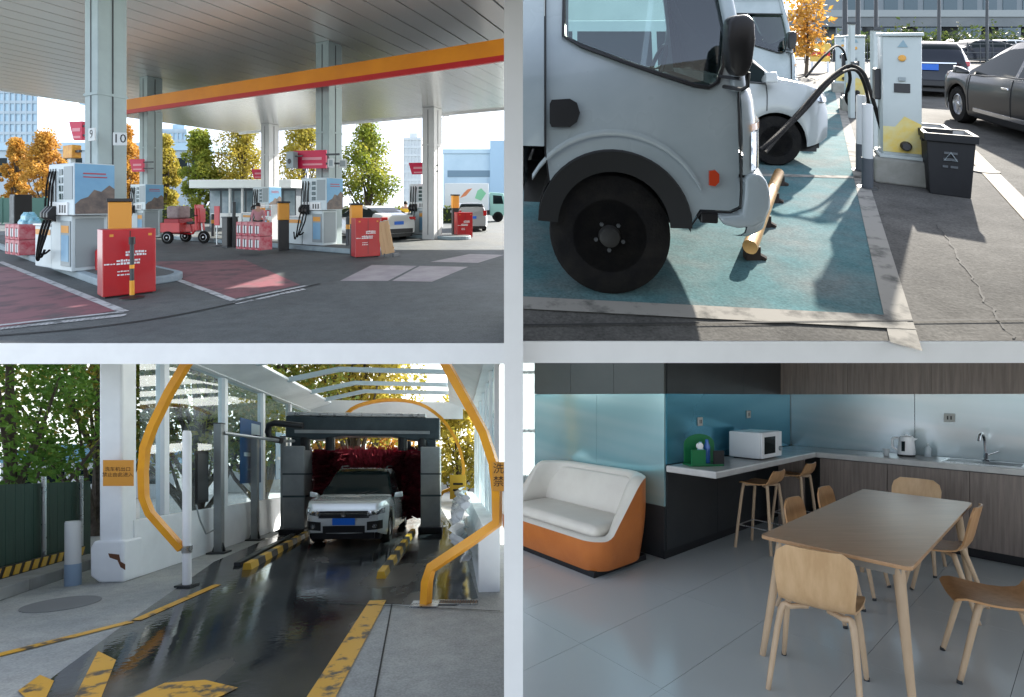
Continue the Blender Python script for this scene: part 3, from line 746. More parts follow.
x, y = TL.g(230, 247)
t = Thing(TL, "equipment_cabinet", "black upright cabinet left of the red drink cartons", "cabinet", (x, y, 0), PY)
t.part("case", MB().box(-.16,.16,-.2,.2,.04,1.05), BLACK, bevel=.02); t.part("post", MB().box(.2,.26,-.05,.05,0,1.6), DARKMET); t.part("top", MB().box(-.18,.18,-.22,.22,1.05,1.08), DARKMET); t.part("foot", MB().box(-.14,.14,-.18,.18,0,.04), DARKMET)
x, y = TL.g(217, 246)
t = Thing(TL, "stand_sign", "small red sign on a thin pole beside the cargo tricycle", "sign", (x, y, 0), UY)
t.part("pole", MB().cyl((0,0,0),(0,0,.85),.02,n=8), STEEL); t.part("plate", MB().box(-.14,.14,-.02,.02,.75,1.45), REDP, bevel=.01); t.part("base", MB().lathe([(.2,0),(.2,.03),(.03,.05)],16), BLACK)

# --- wooden board
x, y = TL.g(389, 257)
t = Thing(TL, "wooden_board", "leaning wooden board by the middle red cabinet", "board", (x, y, 0), R(-14))
M_ = Matrix.Rotation(R(-12), 4, 'Y')
WOODB = mat("plain_board", (0.5,0.32,0.17), 0.6, c2=(0.42,0.25,0.12), scale=4, stretch=(1,1,.2))
for k in range(3): t.part("plank", MB().box(-.2+k*.134, -.07+k*.134, -.015, .015, .1, 1.05).xf(M_), WOODB, bevel=.004)
t.part("rail", MB().box(-.2,.2,.016,.04,.2,.27).box(-.2,.2,.016,.04,.85,.92).xf(M_), WOODB)
t.part("foot", MB().box(-.16,-.12,-.02,.35,0,.1).box(.12,.16,-.02,.35,0,.1), DARKMET)

# --- vehicles
SILV = mat("car_pearl_white", (0.6,0.61,0.62), 0.25, 0.2, coat=.6)
x, y = TL.g(382, 240)
c_ = car(TL, "saloon_car", "white saloon seen from its rear at the middle island", (x-.9, y+1.3, 0), R(137), SILV, 4.6, 1.8, 1.45, 'sedan', rails=False)
for s in (1,-1): c_.part("tail_lamp", MB().box(-2.3, -2.17, s*.68-.16, s*.68+.16, .82, .98), TAIL, bevel=.03)
c_.part("number_plate", MB().box(-2.32,-2.29,-.22,.22,.66,.8), PLATE)
c_.part("rear_bumper", MB().box(-2.315,-2.25,-.7,.7,.3,.5), BLACK, bevel=.03)
x, y = TL.g(462, 233)
c_ = car(TL, "hatchback_car", "silver hatchback behind the farthest red cabinet", (x+.1, y+3.0, 0), R(100), mat("car_silver",(0.4,0.41,0.43),.3,.6,coat=.5), 4.0, 1.7, 1.55, 'suv', rails=False)
for s in (1,-1): c_.part("tail_lamp", MB().box(-2.02, -1.9, s*.68-.1, s*.68+.1, .85, 1.15), TAIL, bevel=.03)
c_.part("number_plate", MB().box(-2.03,-2.0,-.22,.22,.7,.84), PLATE)
# box truck far right
x, y = TL.g(474, 222)
t = Thing(TL, "box_truck", "white box truck with a green cab parked at the back right", "truck", (x, y+1, 0), R(4))
GREENP = mat("truck_green", (0.25,0.45,0.4), 0.4)
t.part("cargo_box", MB().box(-2.4, 1.1, -1.1, 1.1, .95, 3.1), mat("box_white",(0.6,0.64,0.65),.4), bevel=.03)
t.part("green_emblem", MB().prism([(.0,1.9),(.5,1.7),(.9,2.3),(.5,2.7),(.2,2.5)], 'y', -1.106, -1.1), mat("emblem_green",(0.2,0.5,0.3),.5))
t.part("orange_emblem", MB().prism([(-1.2,1.9),(-.7,2.1),(-.2,2.7),(-.6,2.6),(-.9,2.3)], 'y', -1.106, -1.1), mat("emblem_orange",(0.6,0.2,0.08),.5))
cb = t.part("cab", MB().prism([(1.2,.5),(2.45,.5),(2.5,1.2),(2.3,2.3),(1.2,2.4)], 'y', -1.0, 1.0), GREENP, bevel=.06, smooth=40)
t.part("cab_window", MB().prism([(1.45,1.45),(2.3,1.45),(2.15,2.1),(1.45,2.15)], 'y', -1.012, -1.0), CARGLASS, parent=cb)
t.part("chassis", MB().box(-2.35,2.3,-.8,.8,.55,.94), BLACK)
for wx in (-1.5, 1.85):
    for s in (1,-1): wheel(t, wx, s*.9, .42, .24, s)
# cargo tricycle
x, y = TL.g(186, 243)
t = Thing(TL, "cargo_tricycle", "red cargo tricycle parked under the canopy", "tricycle", (x, y, 0), R(-8))
t.part("cargo_bed", MB().box(-.75,.1,-.4,.4,.42,.46).box(-.75,-.72,-.4,.4,.42,.8).box(.07,.1,-.4,.4,.42,.8).box(-.75,.1,-.4,-.37,.42,.8).box(-.75,.1,.37,.4,.42,.8), REDP, bevel=.008)
t.part("frame", MB().tube([(-.7,0,.38),(.3,0,.36),(.62,0,.8)],.03,8).tube([(.3,0,.36),(.2,0,.75)],.025,8), REDP)
t.part("seat", MB().box(.12,.4,-.13,.13,.74,.84), BLACK, bevel=.03)
t.part("front_fork", MB().tube([(.62,0,1.05),(.74,0,.3)],.025,8), STEEL)
t.part("handlebar", MB().tube([(.55,-.3,1.1),(.64,-.2,1.08),(.64,.2,1.08),(.55,.3,1.1)],.016,6), BLACK)
t.part("front_box", MB().box(.5,.72,-.16,.16,.8,1.35), REDP, bevel=.03)
t.part("cargo_box", MB().box(-.65,0,-.34,.34,.47,.95), mat("faded_red_box",(0.3,0.02,0.03),.6), bevel=.03)
t.part("load", MB().box(-.6,-.05,-.3,.3,.955,1.45), mat("bundle_grey",(0.22,0.16,0.17),.9,c2=(.3,.25,.25),scale=5), bevel=.09, seg=3, smooth=50)
t.part("leg_shield", MB().prism([(.56,.5),(.66,.5),(.6,1.5),(.53,1.5)],'y',-.2,.2), REDP, bevel=.02)
for wx, wy in ((-.4,-.42),(-.4,.42),(.78,0)): wheel(t, wx, wy, .24, .08, -1, spokes=8)

# --- kiosk
x, y = TL.g(246, 228)
t = Thing(TL, "kiosk", "low kiosk with a flat white roof behind the forecourt", "building", (x, y, 0), R(-6))
kw = 2.9
t.part("roof", MB().box(-kw-.4, kw+.4, -.6, 2.6, 2.45, 2.95), mat("kiosk_white",(0.75,0.8,0.82),.4), bevel=.03)
t.part("wall", MB().box(-kw,kw,.6,2.4,0,2.45), mat("kiosk_grey",(0.1,0.12,0.14),.5))
for k in range(7):
    xa = -kw + k*kw*2/7
    t.part("window", MB().box(xa+.06, xa+.76, .56,.6,.7,2.3), mat("kiosk_glass",(0.14,0.2,0.24),.1,c2=(.3,.36,.4),scale=.8), bevel=.01)
    if k in (2, 3, 5): t.part("pillar", MB().box(xa-.06,xa+.06,.2,.3,0,2.45), WHITE)
t.part("counter", MB().box(-kw+.4,kw-.4,.2,.55,0,.9), WHITE)

# --- red flag signs on the columns
FLAGR = mat("sign_red", (0.5,0.012,0.06), 0.4)
for px, py, y0, w, hh, lab in ((310,159.5,16.0,1.25,.62,"red slanted sign on the left of the middle column"), (418,168.5,20.2,.85,.5,"red slanted sign left of the far right column"), (258,174,24.6,.75,.5,"tiny red sign beside the pale column at the kiosk"), (137,165.5,20.6,.75,.55,"tiny red sign left of the slim grey column"), (77,131,12.6,.45,.5,"magenta sign left of the column with plaque 9")):
    p = TL.at(px, py, y0); t = Thing(TL, "column_sign", lab, "sign", p, UY*.5, "red signs fixed to the columns")
    t.part("panel", MB().prism([(-w/2,hh/2),(w/2,hh/2),(w/2,-hh/2),(-w/2+.16,-hh/2)], 'y', -.04, .04), FLAGR, bevel=.008)
    t.part("lettering", MB().box(-w*.22,w*.38,-.046,-.041,-.02,.07).box(-w*.2,w*.4,-.046,-.041,-.2,-.14), mat("pink_print",(0.62,0.25,0.3),.5))
    t.part("bracket", MB().box(w/2,w/2+.5,-.02,.02,hh*.2,hh*.3).box(w/2,w/2+.5,-.02,.02,-hh*.3,-hh*.2), DARKMET)
p = TL.at(292, 160, 15.9); t = Thing(TL, "speaker_box", "grey box left of the red sign on the middle column", "speaker", p, UY)
t.part("case", MB().box(-.17,.17,-.1,.1,-.28,.28), PUMPG, bevel=.02); t.part("cone", MB().lathe([(.09,-.11),(.07,-.1),(.03,-.08)],16,(0,0,-.05),'y'), BLACK); t.part("bracket", MB().box(.17,.5,-.02,.02,.1,.14), DARKMET)
p = TL.at(72, 152, 12.4); t = Thing(TL, "amber_sign", "amber box sign left of the big column", "sign", (p[0],p[1],p[2]), PY)
t.part("case", MB().box(-.28,.28,-.1,.1,-.17,.17), mat("amber_sign",(0.7,0.36,0.04),.5,c2=(.5,.2,.03),scale=9), bevel=.02); t.part("bracket", MB().box(.28,.5,-.03,.03,-.03,.03), DARKMET); t.part("foot", MB().box(-.06,.06,-.05,.05,-.9,-.17), PUMPW)
for k,(px,py) in enumerate(((331,163),(342.5,163.5))):
    p = TL.at(px, py, 15.75 if k == 0 else 16.0); t = Thing(TL, "column_plaque", ["left small square plaque on the middle column","right small square plaque on the middle column"][k], "plaque", p, UY if k == 0 else UY+R(60))
    t.part("plate", MB().box(-.14,.14,-.012,.012,-.15,.15), PLQ, bevel=.004); t.part("inset", MB().box(-.09,.09,-.016,-.013,-.1,.1), PUMPG)

# --- people
SKIN = mat("skin", (0.45,0.27,0.2), 0.55); HAIR = mat("hair_black", (0.012,0.01,0.01), 0.6)
def person(site, label, loc, yaw, top, legs, h=1.7, arm=None, lean=0.0):
    """standing figure grown as one skin over a skeleton, clothes as its children"""
    t = Thing(site, "person", label, "person", loc, yaw)
    k = h/1.7
    J = {'pel':(0,0,.92),'wai':(0,-.02-lean*.3,1.08),'che':(0,-.02-lean,1.32),'nec':(0,-.02-lean*1.3,1.45),'hea':(0,-.04-lean*1.5,1.56),'het':(0,-.04-lean*1.5,1.66),
         'shl':(.17,-.02-lean,1.38),'ell':(.24,-.02-lean,1.1),'wrl':(.22,-.16-lean,.88),'hal':(.21,-.2-lean,.79),
         'shr':(-.17,-.02-lean,1.38),'elr':(-.24,-.02-lean,1.1),'wrr':(-.22,-.16-lean,.88),'har':(-.21,-.2-lean,.79),
         'hil':(.09,0,.88),'knl':(.1,-.02,.48),'anl':(.11,.02,.08),'tol':(.12,-.14,.04),
         'hir':(-.09,0,.88),'knr':(-.1,.0,.48),'anr':(-.11,.04,.08),'tor':(-.12,-.12,.04)}
    RAD = {'pel':.13,'wai':.12,'che':.15,'nec':.055,'hea':.085,'het':.08,'sh':.07,'el':.045,'wr':.03,'ha':.035,'hi':.085,'kn':.06,'an':.04,'to':.035}
    E = ['pel-wai','wai-che','che-nec','nec-hea','hea-het'] + [a.replace('*', s) for s in 'lr' for a in ('che-sh*','sh*-el*','el*-wr*','wr*-ha*','pel-hi*','hi*-kn*','kn*-an*','an*-to*')]
    names = list(J)
    def skin(keys, scale, nm):
        me = bpy.data.meshes.new(nm); use = [n for n in names if n in keys]
        me.from_pydata([Vector(J[n])*k for n in use], [(use.index(a), use.index(b)) for a, b in (e.split('-') for e in E) if a in keys and b in keys], [])
        o = bpy.data.objects.new(nm, me); col.objects.link(o)
        o.modifiers.new("s", 'SKIN'); sub = o.modifiers.new("u", 'SUBSURF'); sub.levels = 1
        for i, n in enumerate(use):
            r = (RAD.get(n) or RAD[n[:2]])*k*scale; me.skin_vertices[0].data[i].radius = (r, r)
        me.skin_vertices[0].data[0].use_root = True
        ev = bpy.data.meshes.new_from_object(o.evaluated_get(bpy.context.evaluated_depsgraph_get()))
        mb = MB().add([v.co for v in ev.vertices], [tuple(p.vertices) for p in ev.polygons])
        bpy.data.objects.remove(o); return mb
    b = t.part("body", skin(set(names), 1.0, "b"), SKIN, smooth=60)
    t.part("jacket", skin({'pel','wai','che','shl','ell','wrl','shr','elr','wrr'}, 1.14, "j"), top, smooth=60)
    t.part("trousers", skin({'pel','hil','knl','anl','hir','knr','anr'}, 1.12, "t"), legs, smooth=60)
    hx, hy, hz = Vector(J['hea'])*k
    t.part("hair", MB().lathe([(.06*k,-.02),(.095*k,.02),(.1*k,.07),(.08*k,.13),(.03*k,.155)], 14, (0, hy+.018, hz)), HAIR, smooth=60)
    return t
YEL = mat("yellow_jacket", (0.75,0.5,0.05), 0.7); PINKC = mat("pink_jacket", (0.5,0.24,0.28), 0.8); NAVY = mat("navy_trousers", (0.03,0.035,0.05), 0.8)
x, y = TL.g(405, 236); person(TL, "person in a yellow jacket standing beyond the white saloon", (x, y, 0), R(20), YEL, NAVY, 1.62, lean=.12)
x, y = TL.g(258, 243); person(TL, "person with black hair standing behind the drink cartons", (x, y, 0), R(30), PINKC, NAVY, 1.55)

# --- trees, buildings and the lamp beyond
LO = leafmat("autumn_orange_leaves", [(0.34,0.15,0.03),(0.5,0.27,0.05),(0.55,0.36,0.08)], .8)
LY = leafmat("yellow_green_leaves", [(0.16,0.18,0.03),(0.38,0.32,0.05),(0.52,0.38,0.07)], .6)
LG = leafmat("green_gold_leaves", [(0.08,0.14,0.02),(0.22,0.26,0.03),(0.44,0.36,0.06)], .6)
for k, (px, tp, hwp, Y, m_, lab) in enumerate(((17,139,12,46,LO,"narrow orange tree at the far left before the tall tower"), (44,135,16,45,LO,"broad orange tree right of the far left one"), (127,131,15,44,LO,"orange tree just right of the big column"), (166,139,13,42,LY,"yellow tree between the slim column and the blue tower"),
        (200,134,19,40,LG,"pointed green tree above the tricycle"), (243,123,26,42,LY,"wide yellow green tree behind the kiosk"), (303,118,28,41,LY,"yellow tree behind the middle column"), (367,122,26,38,LG,"round green gold tree right of the middle column"))):
    x, y = (px-CX)*Y/F, Y; hgt = EYE + (202-tp)*Y/F
    tree(TL, "autumn_tree", lab, (x, y, 0), hgt, hwp*Y/F, None, m_, BARK, n=8000, size=.13, trunk_h=.22, point=.75, seed=20+k, group="autumn trees behind the forecourt", lobes=46)
GLB = mat("hazed_glass_blue", (0.25,0.38,0.5), 0.25, c2=(0.34,0.47,0.58), scale=.1)  # distance haze is put into the pale blue tower colours
CONW = mat("hazed_tower_pale", (0.5,0.53,0.56), 0.6, c2=(0.44,0.48,0.52), scale=.15)
CONB = mat("hazed_grey_blue", (0.28,0.35,0.42), 0.6, c2=(0.34,0.41,0.48), scale=.15)
def tower(px0, px1, top, Y, m, label, fl=3.4, bays=6, frame=None, deep=12, base=0.0, vis=None):
    x0, x1 = (px0-CX)*Y/F, (px1-CX)*Y/F; hh = EYE + (202-top)*Y/F
    t = Thing(TL, "tower_block", label, "building", ((x0+x1)/2, Y, 0), 0); w = (x1-x0)/2
    t.part("wall", MB().box(-w, w, 0, deep, 0, hh), m); nf = int(hh/fl)
    fm = MB()
    for k in range(nf+1): fm.box(-w-.1, w+.1, -.25, 0, k*fl, k*fl+fl*.28)
    for k in range(bays+1):
        xx = -w + 2*w*k/bays; fm.box(xx-.18, xx+.18, -.3, -.02, 0, hh)
    t.part("facade_grid", fm, frame or m)
    t.part("roof_parapet", MB().box(-w-.15, w+.15, -.35, deep, hh, hh+1.1), frame or m)
    t.part("plant_room", MB().box(-w*.5, w*.4, 3, deep-2, hh+1.1, hh+3.4), m)
    return t
tower(-40, 38, 70, 150, GLB, "tall blue glass tower at the far left edge", 3.3, 14, CONB)
tower(39, 52, 96, 190, CONW, "narrow pale tower beside the blue glass tower", 3.5, 4, CONW)
tower(53, 72, 109, 210, CONB, "stepped grey tower left of the big column", 3.5, 5, CONB)
tower(75, 92, 102, 230, GLB, "slim blue tower hidden behind the big column", 3.5, 4, GLB)
tower(160, 187, 132, 180, GLB, "blue tower above the yellow tree beside the slim column", 3.5, 6, CONB)
tower(404, 421, 140, 200, CONW, "pale hazy tower left of the far right column", 3.5, 5, CONW)
t = Thing(TL, "long_building", "long low blue grey building behind the orange trees", "building", ((40-CX)*62/F, 62, 0), 0)
t.part("wall", MB().box(-22, 22, 0, 8, 0, 8.4), CONB)
t.part("cornice", MB().box(-22.3,22.3,-.3,8,8.4,9.4), GLB)
for k in range(22): t.part("window", MB().box(-21.5+k*1.98,-20.2+k*1.98,-.06,.0,5,7.4), CARGLASS)
t = Thing(TL, "warehouse", "pale blue warehouse with a dark stripe at the back right", "building", ((474-CX)*64/F, 64, 0), 0)
WHB = mat("warehouse_blue", (0.42,0.55,0.66), 0.5, c2=(0.36,0.49,0.6), scale=.3)
t.part("wall", MB().box(-4.2, 4.4, 0, 10, 0, 8.2), WHB); t.part("stripe", MB().box(-3.6,4.1,-.05,.0,5.0,5.9), mat("warehouse_dark",(0.12,0.2,0.27),.4))
t.part("parapet", MB().box(-4.3,4.5,-.15,10,8.2,8.8), WHB); t.part("annex", MB().box(2.2,4.6,-.6,6,0,9.9), mat("annex_blue",(0.3,0.44,0.58),.5))
for k in range(6): t.part("cladding_rib", MB().box(-3.9+k*1.4,-3.8+k*1.4,-.04,0,0,5), WHB)
t = Thing(TL, "mesh_fence", "green fence at the far left below the orange trees", "fence", ((44-CX)*34/F, 34, 0), 0)
GRF = mat("fence_green", (0.03,0.1,0.08), 0.6)
for k in range(9): t.part("fence_post", MB().box(-4+k*1-.04,-4+k*1+.04,-.04,.04,0,2.0), GRF)
for k in range(8): t.part("fence_panel", MB().box(-3.95+k,-3.05+k,-.01,.01,.1,1.9), GRF)
t = Thing(TL, "street_lamp", "thin street lamp right of the far right column", "lamp", ((441.5-CX)*30/F, 30, 0), 0)
t.part("pole", MB().cyl((0,0,0),(0,0,6.9),.09,.05,10), STEEL); t.part("arm", MB().tube([(0,0,6.9),(.2,0,7.1),(.4,0,7.12)],.04,6), STEEL); t.part("lamp_head", MB().box(.1,.5,-.1,.1,7.08,7.2), DARKMET, bevel=.02)
# low hedge and parked shapes that close the view along the back kerb
t = Thing(TL, "hedge", "clipped hedge along the back of the forecourt", "hedge", ((300-CX)*36/F, 36, 0), 0)
rnd = random.Random(3); t.part("foliage", leaf_cloud(MB(), [(rnd.uniform(-14,14), rnd.uniform(-.5,.5), rnd.uniform(.05,1.3)) for _ in range(3500)], .14, rnd), LG)
t.part("core", MB().box(-13.9,13.9,-.35,.35,0,1.1), mat("hedge_core",(0.02,0.03,0.012),.9))

# shelf of goods and more island clutter in the middle distance
x, y = TL.g(268, 241); t = Thing(TL, "goods_shelf", "white shelf with small goods behind the drink cartons", "shelf", (x, y, 0), PY)
for sx in (-.5,.5): t.part("side_panel", MB().box(sx-.02,sx+.02,-.2,.2,0,1.5), WHITE)
for z in (.1,.55,1.0,1.45): t.part("shelf_board", MB().box(-.48,.48,-.2,.2,z,z+.03), WHITE)
rnd = random.Random(8)
for z in (.13,.58,1.03):
    for k in range(6): t.part("packet", MB().box(-.45+k*.155,-.33+k*.155,-.16,.0,z,z+rnd.uniform(.2,.36)), [CART, BLUEP, AMBER, PAPER, REDP, PUMPW][(k+int(z*7)) % 6])
for px, py, y0, lab in ((440,236,19.6,"dark post beside the farthest pump"),(348,250,15.2,"dark post right of the middle pump"),(213,240,19.8,"dark post left of the kiosk front")):
    p = TL.g(px, py); t = Thing(TL, "guard_post", lab, "post", (p[0], p[1], 0), 0); t.part("tube", MB().lathe([(.07,0),(.07,1.05),(.05,1.1),(.001,1.105)],14), DARKMET, smooth=40); t.part("yellow_band", MB().lathe([(.074,.7),(.074,.85)],14), AMBER)
x, y = TL.g(428, 233); person(TL, "person in dark clothes standing beside the farthest pump", (x+.2, y+1.2, 0), R(60), mat("dark_jacket",(0.03,0.03,0.035),.8), NAVY, 1.7)
# ================================================================== charging bays
ASPH = mat("lot_concrete", (0.072,0.071,0.069), 0.88, c2=(0.115,0.112,0.106), scale=.9, bump=.15, bscale=35, detail=8, spec=.05, speck=.4)
TEAL = mat("teal_floor_paint", (0.075,0.155,0.17), 0.9, c2=(0.135,0.16,0.163), scale=1.7, mixlo=.42, mixhi=.72, bump=.12, bscale=45, detail=9, spec=.03, speck=.35)
LINE2 = mat("bay_line_white", (0.27,0.26,0.24), 0.9, spec=.05, c2=(0.1,0.1,0.095), scale=6, mixlo=.5, mixhi=.68, detail=8)
struct(TR, "ground", MB().poly([(.02,2.484,0),(9,2.484,0),(120,80,0),(35,80,0),(14,24,0),(.02,24,0)]), ASPH)
struct(TR, "painted_bay", MB().poly(gp(TR, [(514,300),(898,317),(843,112),(838,88),(790,84),(640,84),(514,150)])), TEAL)
lm_ = MB()
strip(lm_, TR.g(514,303.5), TR.g(908,324), .13, .010); strip(lm_, TR.g(906,348), TR.g(836,86), .13, .008)
strip(lm_, TR.g(745,175), TR.g(862,178), .1, .008); strip(lm_, TR.g(740,112), TR.g(845,114), .1, .008)
struct(TR, "road_marking", lm_, LINE2)
struct(TR, "road_marking", strip(MB(), TR.g(968,150), TR.g(1060,246), .16, .008), mat("yellowed_line", (0.34,0.27,0.18), .8, c2=(.16,.14,.11), scale=4))
cm = MB()
ck = [TR.g(a, b) for a, b in ((936,226),(948,240),(957,257),(972,277),(984,300),(1000,322),(1020,346))]
rnd = random.Random(2); ck2 = []
for a, b in zip(ck, ck[1:]):
    for k in range(5): ck2.append((a[0]+(b[0]-a[0])*k/5+rnd.uniform(-.018,.018), a[1]+(b[1]-a[1])*k/5+rnd.uniform(-.018,.018)))
for a, b in zip(ck2, ck2[1:]): strip(cm, a, b, rnd.uniform(.004,.013), .005)
strip(cm, TR.g(516,327), TR.g(1024,321), .012, .012)
struct(TR, "pavement_joint", cm, mat("joint_dark", (0.03,0.03,0.03), .9))
x, y = TR.g(983, 171); t = Thing(TR, "manhole_cover", "small dark round cover on the ground right of the bins", "cover", (x, y, 0), single=True)
t.part("manhole_cover", MB().lathe([(.15,0),(.15,.014),(.12,.018)], 24), mat("iron", (0.02,0.02,0.022), .7))

# --- light truck seen from its side: outline traced on the plane of the cab side
O = Vector(TR.g(610, 300)); TD = Vector((.991,-.134)); TY = math.atan2(TD.y, TD.x)
def tp(px, py):
    k = (px-CX)/F; xl = (O.y*k - O.x)/(TD.x - k*TD.y); Y = O.y + xl*TD.y
    return (xl, EYE - (py-38)*Y/F)
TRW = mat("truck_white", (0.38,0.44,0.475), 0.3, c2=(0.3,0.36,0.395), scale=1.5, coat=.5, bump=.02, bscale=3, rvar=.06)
def build_truck(label, group):
    t = Thing(TR, "light_truck", label, "truck", (O.x, O.y, 0), TY, group)
    WT = 1.85
    xr = tp(516,100)[0]; xs_ = tp(545,100)[0]; xf = tp(741,120)[0]; zt = 2.35
    ac = tp(613,224); ar = abs(tp(691,224)[0]-ac[0])
    arch = []
    for k in range(25):
        a = R(4 + 172*k/24); arch.append((ac[0] + ar*math.cos(a), ac[1] + ar*math.sin(a)))
    def side(y, hole=True, nm="door"):
        win = [tp(a, b) for a, b in ((564,-40),(564,36),(582,46),(620,60),(660,74),(694,85),(708,87),(717,82),(722,66),(726,20),(718,-40))]
        zb = tp(735,211)[1]
        outer = [(xs_+.006, zt), (xs_+.006, tp(545,152)[1])]
        outer += [p for p in arch[::-1] if p[0] > xs_+.02]
        outer += [(tp(700,212)[0], zb), (tp(729,212)[0], zb), (tp(739,206)[0], zb+.03), (xf-.006, tp(742,190)[1]), (xf-.006-.02, tp(738,80)[1]), (xf-.09, zt-.35), (xf-.2, zt)]
        m = MB().fillholes(outer, [win], lambda a, b: (a, y, b))
        return m, win, outer
    m, win, outer = side(0)
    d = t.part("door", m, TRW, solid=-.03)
    t.part("window_pane", MB().poly([(a, .022, b) for a, b in win]), glassmat("truck_glass", (0.72,0.9,0.88), 0, .9), parent=d)
    t.part("window_rubber", MB().tube([(a, -.012, b) for a, b in win], .014, 6, True), BLACK, parent=d, smooth=60)
    hd = [tp(a, b) for a, b in ((552,99),(570,98),(577,102),(580,112),(577,121),(570,126),(552,126),(550,122),(550,103))]
    h = t.part("handle_recess", MB().prism(hd, 'y', -.035, -.031), BLACK, parent=d)
    t.part("door_handle", MB().box(tp(553,0)[0], tp(574,0)[0], -.055, -.04, tp(553,111)[1], tp(553,107)[1]), DARKMET, parent=h, bevel=.004) if False else None
    # swage line over the wheel arch
    sw_ = [(ac[0] + (ar+.10)*math.cos(R(a)), -.032, ac[1] + (ar+.10)*math.sin(R(a))*.98) for a in range(24, 153, 8)]
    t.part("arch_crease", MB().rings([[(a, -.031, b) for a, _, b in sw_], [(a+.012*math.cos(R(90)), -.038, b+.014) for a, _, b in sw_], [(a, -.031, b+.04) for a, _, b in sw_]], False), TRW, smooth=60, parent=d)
    t.part("side_reflector", MB().prism([tp(a, b) for a, b in ((707,169),(713,168),(717,172),(717,180),(713,184),(707,183))], 'y', -.045, -.031), mat("orange_red_lens", (0.5,0.05,0.015), .2, coat=1), parent=d)
    # rear cab corner and the far side
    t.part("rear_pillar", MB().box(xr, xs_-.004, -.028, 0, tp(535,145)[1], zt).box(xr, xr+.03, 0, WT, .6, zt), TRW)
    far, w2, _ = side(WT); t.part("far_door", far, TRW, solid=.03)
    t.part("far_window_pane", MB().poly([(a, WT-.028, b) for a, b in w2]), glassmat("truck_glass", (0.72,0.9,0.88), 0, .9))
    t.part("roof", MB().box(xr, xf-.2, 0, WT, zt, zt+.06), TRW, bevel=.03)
    # front: nose panel, windscreen, bumper follow a rounded plan
    def plan(x0, bulge, n=30):
        return [(x0 + bulge*math.sin(math.pi*k/n)**.75, WT*(.5-.5*math.cos(math.pi*k/n))) for k in range(n+1)]
    def wrap(levels, outset=0.0):
        G = []
        for z, x0, b, yo in levels: G.append([(x, y + yo*max(0, 1-k/7), z) for k, (x, y) in enumerate(plan(x0, b))])
        return MB().grid(G)
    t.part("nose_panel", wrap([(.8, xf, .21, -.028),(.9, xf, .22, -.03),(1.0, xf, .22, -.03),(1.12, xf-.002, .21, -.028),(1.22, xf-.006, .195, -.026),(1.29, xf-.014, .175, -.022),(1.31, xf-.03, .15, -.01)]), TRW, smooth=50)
    t.part("windscreen", wrap([(1.312, xf-.03, .16, 0),(1.5, xf-.045, .14, 0),(1.7, xf-.065, .12, 0),(2.0, xf-.12, .09, 0),(2.34, xf-.2, .05, 0)]), CARGLASS, smooth=50)
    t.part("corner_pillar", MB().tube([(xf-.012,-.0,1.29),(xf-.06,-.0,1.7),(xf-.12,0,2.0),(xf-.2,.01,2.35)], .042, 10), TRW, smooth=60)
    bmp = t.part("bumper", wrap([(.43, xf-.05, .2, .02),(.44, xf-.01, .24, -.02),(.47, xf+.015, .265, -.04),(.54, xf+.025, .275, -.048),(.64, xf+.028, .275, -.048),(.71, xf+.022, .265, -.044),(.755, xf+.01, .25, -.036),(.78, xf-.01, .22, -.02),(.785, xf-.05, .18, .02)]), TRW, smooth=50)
    t.part("bumper_return", MB().box(tp(700,0)[0], tp(718,0)[0], -.01, .1, .5, tp(728,213)[1]), BLACK, parent=bmp, bevel=.01)
    t.part("bumper_gap", wrap([(.782, xf-.02, .2, -.02),(.802, xf-.02, .2, -.02)]), BLACK, parent=bmp)
    t.part("headlamp", MB().grid([[(x+.008, y-.03*max(0,1-k/6), z) for k, (x, y) in enumerate(plan(xf, .222)[1:12])] for z in (.83,.9,.97,1.05)]), LAMPG, smooth=60)
    t.part("indicator_lens", MB().grid([[(x+.009, y-.03*max(0,1-k/6), z) for k, (x, y) in enumerate(plan(xf, .224)[1:9])] for z in (1.06,1.10)]), mat("amber_lens",(0.6,0.25,0.04),.2,coat=1), smooth=60)
    bs = [tp(a, b) for a, b in ((716,214),(740,213),(742,196),(743,176),(750,171),(758,172),(764,178),(768,190),(768,206),(763,218),(752,224),(736,226),(722,223))]
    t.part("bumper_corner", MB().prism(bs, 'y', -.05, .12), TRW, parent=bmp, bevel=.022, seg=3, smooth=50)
    sm = [(a, -.031, b) for a, b in outer]
    t.part("door_seam", MB().tube(sm, .0055, 5, True), BLACK, parent=d)
    # mirror
    ms = [tp(a, b) for a, b in ((716,22),(722,17),(734,16),(740,22),(741,40),(738,62),(733,73),(722,74),(717,66),(715,44))]
    t.part("mirror", MB().prism(ms, 'y', -.24, -.12), BLACK, bevel=.02, smooth=40)
    a_, b_, c_ = tp(722,86), tp(737,87), tp(738,70)
    t.part("mirror_arm", MB().tube([(a_[0],-.03,a_[1]),(b_[0]-.02,-.14,b_[1]),(b_[0],-.17,b_[1]+.02),(c_[0],-.17,c_[1])], .012, 6).tube([(a_[0]-.02,-.03,a_[1]+.06),(b_[0]-.03,-.15,b_[1]+.06)], .01, 6), BLACK, smooth=60)
    # wheel well, wheel, chassis, cabin
    t.part("wheel_well", MB().rings([[(ac[0]+(ar+.004)*math.cos(R(a)), .012, ac[1]+(ar+.004)*math.sin(R(a))) for a in range(-4,185,9)], [(ac[0]+ar*math.cos(R(a)), .5, ac[1]+ar*math.sin(R(a))) for a in range(-4,185,9)]], False).prism([(ac[0]-ar-.02, .3),(ac[0]+ar+.02,.3),(ac[0]+ar,1.05),(ac[0]-ar,1.05)], 'y', .5, .52), mat("well_black",(0.008,0.008,0.009),.9))
